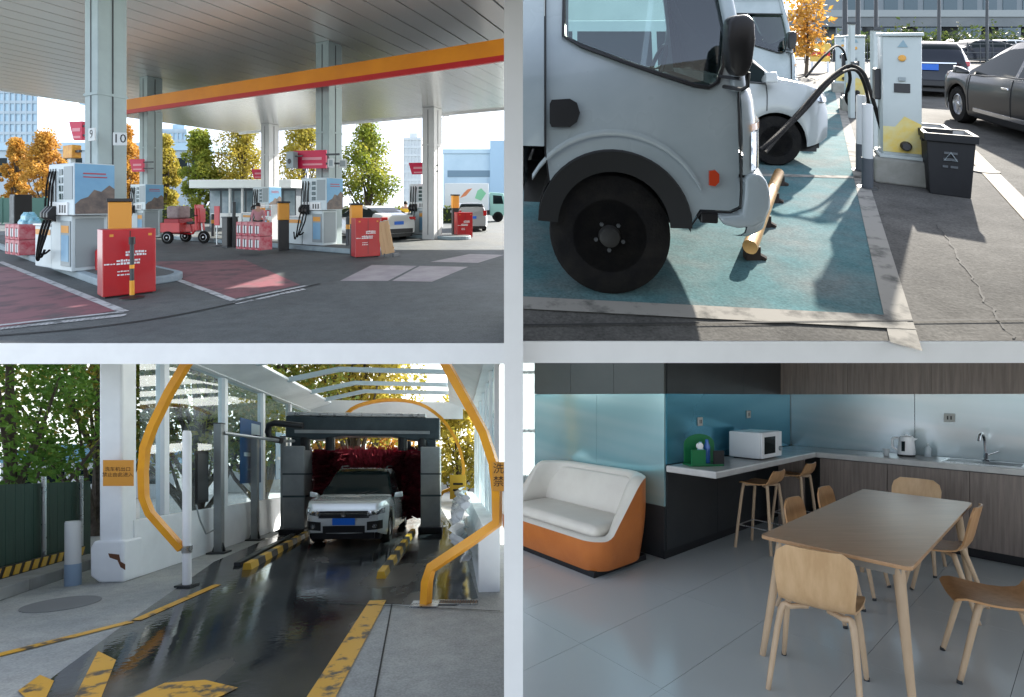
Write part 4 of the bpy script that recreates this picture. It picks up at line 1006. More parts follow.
    t.part("mudguard", MB().rings([[(ac[0]+(ar-.0)*math.cos(R(a)), -.036, ac[1]+(ar-.0)*math.sin(R(a))) for a in range(2,179,8)], [(ac[0]+(ar-.12)*math.cos(R(a)), -.01, ac[1]-.01+(ar-.12)*math.sin(R(a))) for a in range(2,179,8)]], False), mat("mudguard_grey",(0.01,0.011,0.012),.75), solid=.012, smooth=50)
    r = .375
    tb = MB().lathe([(r*.6,-.02),(r*.9,-.02),(r*.98,0),(r,.04),(r,.18),(r*.95,.22),(r*.6,.22),(r*.6,-.02)], 48, (0,.06,r), 'y')
    w = t.part("wheel", tb, RUBBER, smooth=40)
    rb = MB().lathe([(r*.6,-.01),(r*.57,.0),(r*.52,.05),(r*.42,.06),(r*.3,.0),(r*.18,-.02),(r*.16,-.05),(r*.1,-.06),(.001,-.06)], 40, (0,.06,r), 'y')
    t.part("rim", rb, mat("shaded_steel_rim",(0.03,0.03,0.028),.65,.3,c2=(.018,.018,.018),scale=8), parent=w, smooth=40)  # rim tone lowered to hold the deep shade at the wheel
    for k in range(5):
        a = 2*math.pi*k/5 + math.pi/2; t.part("rim_hole", MB().lathe([(.026,-.003),(.026,.004)], 14, (r*.36*math.cos(a), .06+.03, r + r*.36*math.sin(a)), 'y'), BLACK, parent=w)
        t.part("wheel_bolt", MB().lathe([(.013,-.02),(.013,.01)], 6, (r*.23*math.cos(a+.6), .06-.01, r + r*.23*math.sin(a+.6)), 'y'), DARKMET, parent=w)
    w2_ = t.part("far_wheel", MB().lathe([(r*.6,-.1),(r,-.08),(r,.08),(r*.6,.1),(r*.2,.02)], 32, (0,WT-.16,r), 'y'), RUBBER, smooth=40)
    t.part("chassis", MB().box(xr, xf-.05, .45, WT-.45, .42, .72).box(xr, xf-.1, .06, WT-.06, .68, .72) if False else MB().box(xr, xf-.05, .45, WT-.45, .42, .72), BLACK)
    t.part("cab_floor", MB().box(xr+.04, xf-.02, .54, WT-.05, .78, .86), BLACK)
    t.part("dashboard", MB().prism([(xf-.32,.86),(xf-.02,.86),(xf-.02,1.28),(xf-.2,1.3),(xf-.32,1.15)], 'y', .05, WT-.05), DARKMET, bevel=.02)
    sw2 = MB().tube([(xf-.42+.07*math.sin(2*math.pi*k/20), .45+.19*math.cos(2*math.pi*k/20), 1.36+.19*math.sin(2*math.pi*k/20)) for k in range(20)], .015, 6, True)
    t.part("steering_wheel", sw2.tube([(xf-.42,.45,1.36),(xf-.2,.45,1.2)], .02, 6).tube([(xf-.42,.27,1.36),(xf-.42,.63,1.36)], .012, 6), BLACK, smooth=50)
    for y0 in (.25, 1.15):
        t.part("seat", MB().box(xr+.2, xr+.6, y0, y0+.5, .86, 1.1).box(xr+.1, xr+.26, y0, y0+.5, 1.0, 1.75), mat("seat_cloth",(0.05,0.06,0.065),.9), bevel=.04, smooth=40)
    return t
truck1 = build_truck("white light truck with a big black wheel arch nearest on the left", "white trucks in the charging bays")
fx3, fy3 = 4.66, 9.2
tr3 = truck1.copy((fx3, fy3, 0), "white truck cab farthest back behind the white van")
shade_truck = truck1.copy((3.3, 12.5, 0), "added white box truck beyond the other trucks, there to shade the forecourt")  # added behind the others to keep the sun off the forecourt
BOXM = mat("shading_box_white", (0.55,0.58,0.6), .5, c2=(.48,.51,.53), scale=1.5)
for r_, x0_, h_ in ((tr3, -4.25, 2.75), (shade_truck, -3.0, 3.1)):
    truck1.part("cargo_box", MB().box(x0_, -.68, -.05, 1.95, .95, h_), BOXM, parent=r_, bevel=.02)  # cargo bodies added to cast shade on the forecourt
    truck1.part("cargo_frame", MB().box(x0_, -.68, .4, 1.5, .5, .94), BLACK, parent=r_)
    truck1.part("rear_wheel", MB().lathe([(.22,-.1),(.37,-.08),(.37,.08),(.22,.1)], 28, (x0_+1.0, .1, .375), 'y'), RUBBER, parent=r_)
    truck1.part("rear_wheel", MB().lathe([(.22,-.1),(.37,-.08),(.37,.08),(.22,.1)], 28, (x0_+1.0, 1.75, .375), 'y'), RUBBER, parent=r_)
# --- white van between them
VW = mat("van_white", (0.42,0.45,0.46), 0.28, coat=.6, c2=(.37,.4,.41), scale=2)
c_ = car(TR, "white_van", "white van with its bonnet showing between the two trucks", (2.13, 6.85, 0), TY, VW, 3.9, 1.7, 1.85, 'van', rails=False, wr=.31, clear=.24)
nose, patch = front_fascia(c_, VW)
for s in (1,-1): c_.part("headlamp", patch(s*.42, s*.76, .76, .92, .03, .14), LAMPG, smooth=50)
c_.part("grille", patch(-.42,.42,.66,.8,.012), BLACK); c_.part("bumper_intake", patch(-.5,.5,.34,.5,.015), BLACK)
for k in (1,-1): c_.part("wiper", MB().tube([(.68*1.95,k*.1,1.13),(.52*1.95,k*.55,1.34)],.012,5), BLACK)

# --- gold pipe wheel stop
a = TR.g(779, 184); b = TR.g(750, 264)
t = Thing(TR, "wheel_stop", "gold pipe wheel stop on short feet before the truck bumper", "wheel stop", (b[0], b[1], 0), 0)
dx, dy = a[0]-b[0], a[1]-b[1]
GOLD = mat("gold_pipe", (0.5,0.3,0.11), 0.3, .5, c2=(.36,.2,.07), scale=8)
t.part("pipe", MB().tube([(0,0,.12),(dx*.5,dy*.5,.125),(dx,dy,.12)], .05, 14), GOLD, smooth=50)
for k in (.04,.36,.68,.97): t.part("foot", MB().box(dx*k-.05,dx*k+.05,dy*k-.03,dy*k+.03,0,.1).cyl((dx*k-.0,dy*k,.06),(dx*k+.09,dy*k-.02,.01),.02,n=6), mat("rusty_black",(0.03,0.02,0.016),.8))

# --- chargers
CHG = mat("charger_white", (0.42,0.47,0.48), 0.35, c2=(.36,.41,.42), scale=1.4)
def charger(label, px, py):
    x, y = TR.g(px, py); t = Thing(TR, "charging_pile", label, "charger", (x, y, 0), R(-30), "charging piles beside the bays")
    CB = mat("plinth_concrete", (0.26,0.26,0.24), .85, c2=(.2,.2,.18), scale=5, bump=.3, bscale=30)
    t.part("plinth", MB().box(-.25,.25,0,.5,0,.27), CB, bevel=.02)
    b = t.part("cabinet", MB().box(-.17,.17,.1,.42,.3,1.62), CHG, bevel=.015, smooth=30)
    t.part("cabinet_foot", MB().box(-.2,.2,.07,.45,.27,.31), CHG, bevel=.01)
    t.part("lid", MB().box(-.185,.185,.08,.44,1.62,1.66), CHG, bevel=.01)
    t.part("yellow_decal", MB().prism([(-.165,.34),(.165,.34),(.165,.66),(.02,.74),(-.06,.62),(-.165,.62)], 'y', .095, .0985), mat("decal_yellow",(0.6,0.42,0.05),.5,c2=(.55,.5,.25),scale=5), parent=b)
    t.part("screen", MB().box(-.07,.07,.09,.099,1.0,1.1), BLACK, parent=b, bevel=.004)
    t.part("card_reader", MB().box(-.03,.03,.085,.0985,1.13,1.17), PUMPG, parent=b)
    t.part("indicator", MB().lathe([(.035,0),(.035,-.012),(.02,-.018)], 16, (0,.1,1.38), 'y'), mat("indicator_amber",(0.6,0.3,0.05),.3), parent=b)
    t.part("logo", MB().prism([(-.04,1.5),(.05,1.5),(.01,1.58)], 'y', .095, .0985), mat("logo_grey",(0.2,0.3,0.36),.5), parent=b)
    t.part("cable_socket", MB().lathe([(.05,0),(.05,-.05),(.035,-.07)], 16, (.03,.1,.42), 'y'), BLACK, parent=b, smooth=40)
    t.part("gun_holster", MB().box(-.23,-.17,.2,.34,.9,1.25), BLACK, parent=b, bevel=.01)
    return t
c1 = charger("nearest white charging pile with a yellow decal beside the bins", 904, 186)
x, y = TR.g(856, 112); c1.copy((x, y, 0), "second charging pile standing behind the pale upright panel")
x, y = TR.g(843, 93); c1.copy((x, y, 0), "farthest charging pile beyond the white van")
for px, py, top, w, lab in ((875.5, 150, 30, .09, "tall pale upright panel left of the nearest charging pile"), (851.5, 118, 24, .08, "thin pale upright left of the second charging pile")):
    x, y = TR.g(px, py); hh = EYE - (top-38)*y/F
    t = Thing(TR, "cable_mast", lab, "mast", (x, y, 0), 0); t.part("mast", MB().box(-w/2*1.2,w/2*1.2,-.04,.04,0,hh), CHG, bevel=.01); t.part("cap", MB().box(-w*.8,w*.8,-.06,.06,hh,hh+.04), DARKMET); t.part("bracket", MB().box(-w*.6,w*.6,-.1,-.04,hh*.55,hh*.6), DARKMET)
# cables
P0 = (*TR.at(762,152,4.9)[:2], TR.at(762,152,4.9)[2])
def cable(pts, r, lab):
    P_ = [TR.at(*p) for p in pts]; q = P_[-1]
    t = Thing(TR, "charging_cable", lab, "cable", q, single=True)
    t.part("charging_cable", MB().tube(spline([(a-q[0], b-q[1], c-q[2]) for a, b, c in P_], 8), r, 8), RUBBER, smooth=60)
cable([(760,150,4.95),(775,137,5.1),(800,111,5.5),(825,83,5.8),(842,69,6.0),(853,66,6.0),(864,74,5.8),(873,100,5.6),(882,130,5.4),(893,150,5.27),(908,155,5.17)], .022, "thick black cable arching from the truck nose to the nearest charging pile")
cable([(765,153,4.9),(782,133,5.2),(805,110,5.5),(830,82,5.8),(846,71,6.05),(858,72,6.2),(866,90,6.4),(871,118,6.6)], .02, "black cable under the thick one ending at the pale upright panel")
cable([(806,77,8.6),(815,66,8.8),(826,54,9.0),(836,46,9.4),(843,50,9.8),(846,60,10.2)], .022, "thin dark cable at the back by the truck cab")
cable([(848,66,9),(850,80,9.2),(846,98,9.6),(852,106,9.8),(857,92,10.1)], .03, "dark cable loop hanging on the second charging pile")

# --- bollards
for px, py, hp, lab in ((867.5,188,84,"nearer white bollard with a dark foot by the charging bay"), (861,171,76,"farther white bollard with a dark foot by the charging bay")):
    x, y = TR.g(px, py); hh = hp*y/F
    t = Thing(TR, "bollard", lab, "bollard", (x, y, 0), 0, "two bollards beside the charging pile")
    t.part("lower_sleeve", MB().cyl((0,0,0),(0,0,hh*.36),.052,n=20), mat("bollard_grey",(0.06,0.07,0.085),.6), smooth=40)
    t.part("upper_tube", MB().lathe([(.048,hh*.36),(.048,hh-.02),(.04,hh),(.001,hh+.004)], 20), mat("bollard_white",(0.5,0.52,0.53),.4), smooth=40)
    t.part("flange", MB().lathe([(.09,0),(.09,.012),(.05,.014)], 20), DARKMET)
# --- bins
BINC = mat("bin_charcoal", (0.008,0.009,0.012), .5, spec=.3, c2=(.012,.013,.016), scale=3)
def bin_(label, px, py, w, d, h, lid=False):
    x, y = TR.g(px, py); t = Thing(TR, "waste_bin", label, "bin", (x, y, 0), R(-32), "waste bins beside the charging pile")
    def rect(k, z, g=0): return [(-w*k-g, d*(.5-.5*k)-g, z),(w*k+g, d*(.5-.5*k)-g, z),(w*k+g, d*(.5+.5*k)+g, z),(-w*k-g, d*(.5+.5*k)+g, z)]
    t.part("bin_body", MB().rings([rect(.82,0), rect(.98,h*.9), rect(.9,h*.9), rect(.78,.03)]), BINC, bevel=.008)
    t.part("rim", MB().rings([rect(1,h*.88,.015), rect(1.02,h,.015), rect(.92,h,0), rect(.9,h*.88,0), rect(1,h*.88,.015)], caps=False), BINC, bevel=.006)
    t.part("liner", MB().rings([rect(.9,h*.985), rect(.84,h*.55)], caps=False), mat("bin_liner",(0.3,0.3,0.3),.4))
    c = (0, h*.62); rt = .055
    tri = [(c[0]+rt*math.cos(R(90+120*k)), c[1]+rt*math.sin(R(90+120*k))) for k in range(3)]
    yy = lambda z: d*(.5-.5*(.82+.16*z/(h*.9))) - .004
    t.part("recycling_mark", MB().tube([(a, yy(b)-.002, b) for a, b in tri], .009, 6, True), PUMPG)
    pr = MB()
    for z, a, b in ((.40,-.05,.05),(.34,-.055,.05),(.27,-.06,-.02),(.27,0,.055)): pr.box(a, b, yy(z*h/.59)-.004, yy(z*h/.59)+.01, z*h/.59, z*h/.59+.022)
    t.part("faint_print", pr, mat("print_grey",(0.07,0.08,0.09),.5))
    for s in (-1,1): t.part("grip", MB().box(s*w*1.0-.015, s*w*1.0+.015, d*.35, d*.65, h*.82, h*.87), BINC, bevel=.004)
    return t
bin_("front charcoal bin with a recycling triangle", 951, 197, .19, .36, .63)
bin_("rear charcoal bin half hidden behind the one with the triangle", 928, 186, .18, .34, .63)

# --- parked cars
DKG = mat("car_dark_grey", (0.014,0.015,0.017), 0.3, .2, coat=.3)
HD = Vector((.38,.925)).normalized(); LF = Vector((-HD.y, HD.x)); wp = Vector(TR.g(966, 123))
cc = wp - HD*1.53 - LF*.79
c_ = car(TR, "grey_saloon", "dark grey car parked at the right edge facing away", (cc.x, cc.y, 0), math.atan2(HD.y, HD.x), DKG, 4.8, 1.86, 1.56, 'suv', rails=False)
nose, patch = front_fascia(c_, DKG)
for s in (1,-1): c_.part("headlamp", patch(s*.55, s*.86, .72, .84, .015, .1), LAMPG, smooth=50)
for s_ in (1,-1): c_.part("sill_strip", MB().box(-1.0,.95,s_*.9225-.0075,s_*.9225+.0075,.3,.36), CHROME)
NAVYC = mat("car_navy", (0.01,0.014,0.024), 0.28, .2, coat=.3)
sp = Vector(TR.g(926, 97)); H2 = Vector((.62,.785)); sc_ = sp + H2*2.25
c_ = car(TR, "navy_suv", "dark navy car seen from behind with a blue plate", (sc_.x, sc_.y, 0), math.atan2(H2.y, H2.x), NAVYC, 4.6, 1.9, 1.5, 'suv', rails=True)
for s in (1,-1): c_.part("tail_lamp", MB().box(-2.3,-2.2,s*.72-.14,s*.72+.14,.86,.99), TAIL, bevel=.02)
c_.part("number_plate", MB().box(-2.33,-2.3,-.25,.25,.74,.9), PLATE); c_.part("rear_bumper", MB().box(-2.325,-2.2,-.75,.75,.3,.48), BLACK, bevel=.03)
c_.part("chrome_strip", MB().box(-2.315,-2.29,-.6,.6,.92,.95), CHROME)
for k, (px, py, lab) in enumerate(((975, 62, "small dark car far back right of the navy car"),(1003, 60, "small pale car far back at the right edge"))):
    p = Vector(TR.g(px, py)); c_ = car(TR, "distant_car", lab, (p.x, p.y, 0), R(170), [NAVYC, SILV][k], 4.4, 1.8, 1.5, 'sedan', rails=False)

# --- what closes the view behind the lot
def place(px, Y): return ((px-CX)*Y/F, Y, 0)
LGS = leafmat("dull_green_leaves", [(0.02,0.04,0.015),(0.05,0.075,0.02),(0.11,0.11,0.03)], .8)
t = Thing(TR, "autumn_shrub", "orange and yellow shrub above the white van", "shrub", place(806, 20), 0); rnd = random.Random(5)
t.part("stem", MB().tube([(0,0,0),(.1,0,1.5),(0,0,3)], [.08,.06,.02], 6), BARK)
t.part("foliage", leaf_cloud(MB(), [Vector((rnd.gauss(0,.4), rnd.gauss(0,.4), rnd.uniform(.8,3.4))) for _ in range(900)], .12, rnd), LO)
t = Thing(TR, "notice_board", "yellow and red board behind the charging bays", "board", place(820, 22), 0)
t.part("panel", MB().box(-.45,.45,-.03,.03,.5,1.35), mat("board_yellow",(0.6,0.42,0.08),.5)); t.part("red_band", MB().box(-.45,.45,-.036,-.03,.75,.95), REDP); t.part("leg", MB().box(-.4,-.34,-.03,.03,0,.5), STEEL); t.part("leg", MB().box(.34,.4,-.03,.03,0,.5), STEEL)
for k, (px, Y, w, h, lab) in enumerate(((858,34,3.2,1.6,"dark bush behind the second charging pile"), (905,42,4,2.2,"dark bush above the navy car"), (950,40,3.2,1.9,"round bush right of the navy car"), (1000,45,5,2.0,"bush at the right edge behind the parked cars"))):
    rnd = random.Random(40+k); t = Thing(TR, "bush", lab, "bush", place(px, Y), 0, "bushes behind the charging lot")
    t.part("foliage", leaf_cloud(MB(), [Vector((rnd.gauss(0,w*.3), rnd.gauss(0,.6), abs(rnd.gauss(0,h*.45))+.1)) for _ in range(1500)], .2, rnd), LGS)
    t.part("stem", MB().tube([(0,0,0),(0,0,h*.7)], [.12,.04], 6), BARK)
VIA = mat("viaduct_grey", (0.12,0.135,0.15), .7, c2=(.09,.105,.12), scale=.3)
t = Thing(TR, "viaduct", "long grey viaduct on pillars across the back", "bridge", place(890, 62), 0)
t.part("deck", MB().box(-13.5,40,0,6,3.1,4.4), VIA); t.part("railing", MB().box(-13.5,40,-.1,.1,4.4,5.3), mat("railing_pale",(0.2,0.225,0.24),.5))
for k in range(9):
    t.part("pillar", MB().box(-12.5+k*5.5,-11.6+k*5.5,1.5,3,0,3.1), VIA, bevel=.05)
t = Thing(TR, "office_block", "grey blue office block behind the viaduct", "building", place(900, 76), 0)
t.part("wall", MB().box(-10,26,0,10,0,12), mat("office_grey",(0.12,0.145,0.17),.6))
for r in range(2):
    for k in range(11): t.part("window", MB().box(-9+k*3.2,-6.8+k*3.2,-.08,0,1+r*4.6,4.2+r*4.6), mat("office_glass",(0.06,0.09,0.11),.2))
for px, Y, h, lab in ((845,16,5,"tall thin pole left of the second charging pile"),(858,18,5.5,"tall thin pole above the second charging pile"),(939,26,6,"dark pole above the navy car"),(876,20,5,"pole above the pale upright panel"),(987,30,6,"pole near the right edge")):
    t = Thing(TR, "lamp_pole", lab, "pole", place(px, Y), 0, "thin poles behind the charging lot"); t.part("pole", MB().cyl((0,0,0),(0,0,h),.09,.06,10), DARKMET); t.part("arm", MB().tube([(0,0,h),(.4,0,h+.1)],.04,6), DARKMET)
t = Thing(TR, "low_fence", "low dark fence behind the parked cars", "fence", place(930, 30), 0)
for k in range(24): t.part("fence_post", MB().box(-9.6+k*.8-.02,-9.6+k*.8+.02,-.02,.02,0,1.3), DARKMET)
for z in (.2,.65,1.2): t.part("fence_rail", MB().box(-9.7,9,-.03,-.02,z,z+.05), DARKMET)
# ================================================================== car wash
CAP = lambda x, y: .55*y - .25                           # nothing here may reach the slab of the forecourt above
CONL = mat("wash_concrete", (0.25,0.27,0.28), 0.75, c2=(0.33,0.34,0.33), scale=.8, bump=.2, bscale=30, rvar=.12, detail=8, speck=.3)
struct(BL, "ground", MB().poly([(-9,2.9,0),(-.02,2.9,0),(-.02,70,0),(-90,70,0),(-20,8,0)]), CONL)
def wetmat():
    m = bpy.data.materials.new("wet_asphalt"); m.use_nodes = True; n = m.node_tree.nodes; L = m.node_tree.links; p = n["Principled BSDF"]
    t = n.new("ShaderNodeTexCoord"); a = n.new("ShaderNodeTexNoise"); a.inputs["Scale"].default_value = .9; a.inputs["Detail"].default_value = 7; a.inputs["Distortion"].default_value = .4
    L.new(t.outputs["Object"], a.inputs["Vector"])
    mp = n.new("ShaderNodeMapping"); mp.inputs["Scale"].default_value = (1, .35, 1); L.new(t.outputs["Object"], mp.inputs[0]); L.new(mp.outputs[0], a.inputs["Vector"])
    r = n.new("ShaderNodeMapRange"); r.inputs["From Min"].default_value = .38; r.inputs["From Max"].default_value = .62; r.inputs["To Min"].default_value = .04; r.inputs["To Max"].default_value = .3
    L.new(a.outputs["Fac"], r.inputs["Value"]); L.new(r.outputs[0], p.inputs["Roughness"])
    c = n.new("ShaderNodeValToRGB"); e = c.color_ramp.elements; e[0].position = .4; e[0].color = (0.018,0.021,0.024,1); e[1].position = .68; e[1].color = (0.11,0.1,0.09,1)
    x_ = e.new(.58); x_.color = (0.034,0.034,0.034,1)
    L.new(a.outputs["Fac"], c.inputs[0]); L.new(c.outputs[0], p.inputs["Base Color"])
    b = n.new("ShaderNodeTexNoise"); b.inputs["Scale"].default_value = 14; L.new(t.outputs["Object"], b.inputs["Vector"])
    bn = n.new("ShaderNodeBump"); bn.inputs["Strength"].default_value = .12; bn.inputs["Distance"].default_value = .01; L.new(b.outputs["Fac"], bn.inputs["Height"]); L.new(bn.outputs[0], p.inputs["Normal"])
    return m
WET = wetmat()
struct(BL, "wet_lane", MB().poly(gp(BL, [(10,712),(60,672),(120,628),(160,600),(214,562),(302,524),(330,506),(440,506),(462,545),(478,598),(455,606),(379,604),(302,712)])), WET)
YL = mat("yellow_road_paint", (0.6,0.33,0.04), .45, c2=(.07,.06,.05), scale=6, mixlo=.53, mixhi=.62, detail=9)
ym = MB()
strip(ym, BL.g(313,712), BL.g(378,601), .2, .010); strip(ym, BL.g(-10,658), BL.g(132,622), .11, .009); strip(ym, BL.g(136,621), BL.g(218,585), .11, .010)
ym.poly(gp(BL, [(68,712),(98,652),(116,661),(96,712)], .010)); ym.poly(gp(BL, [(120,705),(165,684),(205,681),(238,689),(222,697),(180,712)], .010)); ym.poly(gp(BL, [(18,692),(40,676),(54,682),(40,712)], .010))
struct(BL, "road_marking", ym, YL)
jm = MB(); strip(jm, BL.g(372,712), BL.g(392,604), .014, .006); strip(jm, BL.g(340,604), BL.g(500,612), .02, .012)
struct(BL, "pavement_joint", jm, mat("joint_dark", (0.03,0.03,0.03), .9))
x, y = BL.g(62, 604); t = Thing(BL, "manhole_cover", "round grey manhole cover on the ground at the left", "cover", (x, y, 0), single=True)
t.part("manhole_cover", MB().lathe([(.36,0),(.36,.008),(.33,.009),(.32,.006)], 36), mat("manhole_grey", (0.16,0.17,0.18), .7))

AY = math.atan2(.12, .993); A0 = BL.g(130, 580)
def wy(px): return 2243/(455.1-px)                 # depth on the left wall for a pixel column
BW = mat("bay_white", (0.78,0.81,0.84), .4, c2=(.68,.71,.74), scale=1.2, rvar=.1)
GP = glassmat("bay_glass", (0.82,0.95,1.0), 0.02, .82, .22)
t = Thing(BL, "car_wash_bay", "white glazed car wash bay with an open frame roof", "building", (A0[0], A0[1], 0), AY)
LEN = 8.6
kick = [(0,0),(-.28,0),(-.28,.5),(-.18,.8),(-.06,.86),(-.02,.86)]
t.part("kick_wall", MB().prism([(a, b) for a, b in kick], 'y', .12, LEN), BW, bevel=.01)
pil = t.part("corner_pillar", MB().box(-.33, -.03, -.12, .2, .0, 3.55), BW, bevel=.03)
t.part("pillar_skirt", MB().prism([(-.42,.1),(-.3,.0),(.02,.0),(.02,.6),(-.37,.6),(-.42,.5)], 'y', -.16, .26), BW, parent=pil, bevel=.03)
t.part("rust_stain", MB().prism([(-.18,.42),(-.04,.4),(-.02,.3),(.04,.26),(.04,.18),(-.02,.22),(-.06,.32),(-.16,.36)], 'y', -.165, -.161), mat("rust",(0.12,0.05,0.025),.9), parent=pil)
ys = [wy(p) - A0[1] for p in (140, 166, 226, 264, 291)] + [LEN]
for i in range(len(ys)-1):
    a, b = ys[i], ys[i+1]
    t.part("mullion", MB().box(-.16,-.02,b-.07,b+.07,.86,3.5), BW, bevel=.01)
    t.part("pane", MB().poly([(-.086,a+.07,.86),(-.086,b-.07,.86),(-.086,b-.07,3.5),(-.086,a+.07,3.5)]), GP)
t.part("top_beam", MB().box(-.24,.06,.32,LEN,3.5,3.72), BW, bevel=.015)
t.part("eave_panel", MB().prism([(.06,3.52),(.75,3.74),(.75,3.8),(.06,3.7)], 'y', .6, LEN), BW)
RX = 5.0
for yb in (2.6, 4.4, 6.2, 7.6):
    t.part("roof_beam", MB().tube([(.7,yb,3.76),(1.9,yb,4.05),(RX-.5,yb,4.05)], .075, 4), mat("roof_beam_blue",(0.42,0.53,0.6),.35), smooth=30)
t.part("end_board", MB().box(.1,RX-.05,LEN-.35,LEN-.25,3.3,3.85), BW, bevel=.01)
t.part("right_kick_wall", MB().prism([(RX,0),(RX+.28,0),(RX+.28,.86),(RX+.06,.86),(RX,.7)], 'y', -1.3, LEN), BW)
RYS = [.35,1.6,2.9,4.2,5.6,7.0,LEN]; RW = RX + .4
RG = glassmat("right_glass", (0.55,0.76,0.82), .05, .8, .8)
t.part("mullion", MB().box(RW-.06,RW+.02,.29,.41,.0,3.5), BW, bevel=.01)
for i in range(6):
    a, b = RYS[i], RYS[i+1]
    t.part("mullion", MB().box(RW-.06,RW+.06,b-.06,b+.06,.0,3.5), BW, bevel=.01)
    t.part("pane", MB().poly([(RW,a+.06,.5),(RW,b-.06,.5),(RW,b-.06,3.5),(RW,a+.06,3.5)]), RG)
t.part("right_top_beam", MB().box(RX+.2,RX+.5,.4,LEN,3.5,3.72), BW)
t.part("right_eave_panel", MB().prism([(RX+.3,3.55),(RX-.5,3.85),(RX-.5,3.95),(RX+.3,3.74)], 'y', 1.0, LEN), BW)
# crumpled white sheet hung over the right kick wall
rnd = random.Random(9); G = []
for i in range(46):
    yy = -1.25 + i*.16; row = []
    for j in range(14):
        z = .34 + j*.062
        row.append((RX - .12 - .16*math.sin(j/13*math.pi) - .07*math.sin(yy*4.1+j*.9) - .05*math.sin(yy*9.3-j*1.7) - rnd.uniform(0,.025), yy + .04*math.sin(j*1.3+i), z + .05*math.sin(yy*3.3)))
    G.append(row)
t.part("plastic_sheet", MB().grid(G), mat("white_plastic_sheet",(0.74,0.76,0.78),.22,spec=.6), smooth=70)

# --- orange hoops
def hoop(label, pts, r, base):
    P_ = [BL.at(*p) for p in pts]; b = BL.at(*base)
    t = Thing(BL, "portal_hoop", label, "hoop", (b[0], b[1], 0), group="orange hoops across the wash lane"); return t, [Vector((p[0]-b[0], p[1]-b[1], p[2])) for p in P_]
t, P_ = hoop("big orange hoop at the mouth of the wash lane", [(198,346,6.35),(185,366,6.35),(169,393,6.38),(153,426,6.4),(145,448,6.4),(143,472,6.4),(144,498,6.4),(150,513,6.42),(182,549,6.45)], .08, (425,606,5.57))
t.part("left_bow", MB().tube(P_, .064, 4), ORANGE, smooth=30)
_, P_ = None, [Vector(BL.at(*p)) - Vector((t.loc[0], t.loc[1], 0)) for p in [(435,346,5.8),(447,366,5.75),(466,400,5.7),(484,433,5.65),(494,464,5.62),(497,492,5.6),(497,523,5.6),(470,542,5.59),(431,568,5.58),(427,582,5.57),(425.5,607,5.57)]]
t.part("right_bow", MB().tube(P_, .072, 4), ORANGE, smooth=30)
t.part("base_plate", MB().box(-.16,.16,-.12,.12,0,.02), STEEL)
t, P_ = hoop("thin orange hoop behind the wash machine", [(338,424,13.2),(352,409,13.2),(372,402,13.3),(396,400,13.3),(420,404,13.3),(441,418,13.3),(455,438,13.3),(462,458,13.3),(463,476,13.3),(452,488,13.3),(440,496,13.3),(440,527,13.3)], .05, (440,527,13.3))
t.part("bow", MB().tube(spline(P_, 3), .06, 4), ORANGE, smooth=30); t.part("base_plate", MB().box(-.14,.14,-.1,.1,0,.02), STEEL)
x, y = BL.g(187, 586); t = Thing(BL, "sensor_post", "white post at the left foot of the big orange hoop", "post", (x, y, 0))
t.part("post", MB().lathe([(.055,0),(.055,2.1),(.045,2.14),(.001,2.145)], 16), WHITE, smooth=40); t.part("base_plate", MB().box(-.11,.11,-.1,.1,0,.025), DARKMET); t.part("clamp", MB().lathe([(.066,.46),(.066,.56)],16), STEEL)
p = BL.at(118.5, 473, 6.52); t = Thing(BL, "warning_sign", "orange sign with two lines of characters on the white corner pillar", "sign", p, AY)
t.part("plate", MB().box(-.19,.19,-.012,.012,-.18,.18), mat("sign_orange",(0.6,0.27,0.04),.5), bevel=.003)
m_ = text_mesh("洗车机出口\n禁止由此进入", .066).move((0,-.016,.012)); t.part("lettering", m_, mat("sign_ink",(0.05,0.025,0.01),.6))
p = BL.at(499, 476.5, 5.45); t = Thing(BL, "warning_sign", "orange sign fixed to the right side of the big orange hoop", "sign", p, 0)
t.part("plate", MB().box(-.075,.11,-.01,.01,-.17,.17), mat("sign_orange",(0.6,0.27,0.04),.5), bevel=.003)
m_ = text_mesh("洗\n禁", .13).move((-.005,-.014,.01)); t.part("lettering", m_, mat("sign_ink",(0.05,0.025,0.01),.6))
p = BL.at(458, 487, 11.6); t = Thing(BL, "warning_sign", "small yellow sign at the far right beside the wash machine", "sign", (p[0],p[1],p[2]), 0)
t.part("plate", MB().box(-.2,.2,-.01,.01,-.3,.3), mat("sign_yellow",(0.65,0.38,0.04),.5)); t.part("print", MB().box(-.12,.12,-.014,-.011,.05,.1).box(-.12,.12,-.014,-.011,-.1,-.05), INK)

# --- wash gantry
x, y = BL.g(366, 533); GA = Thing(BL, "wash_gantry", "grey wash gantry with dark red brushes straddling the car", "car wash", (x, y, 0), AY)
DKB = mat("gantry_dark", (0.035,0.05,0.06), .4, .3, c2=(.05,.07,.08), scale=3); GRY = mat("gantry_steel", (0.32,0.34,0.35), .4, .5, c2=(.25,.27,.28), scale=2)
for s in (-1,1):
    cx_ = -1.72 if s < 0 else 1.62
    c = GA.part("column", MB().box(cx_-.25,cx_+.25,-.1,.6,.12,2.2), GRY, bevel=.03); GA.part("column_band", MB().box(cx_-.26,cx_+.26,-.11,.61,.92,.97).box(cx_-.26,cx_+.26,-.11,.61,1.48,1.52), DKB, parent=c)
    GA.part("bogie", MB().box(cx_-.3,cx_+.3,-.3,.8,.0,.16), BLACK, bevel=.02); GA.part("upper_post", MB().box(cx_-.12,cx_+.12,.1,.5,2.2,2.7), DKB)
GA.part("beam", MB().prism([(-1.95,2.42),(-1.95,2.95),(1.85,2.95),(1.85,2.4),(1.2,2.36),(.6,2.46),(-.6,2.46),(-1.2,2.36)], 'y', .0, .6), DKB, bevel=.03)
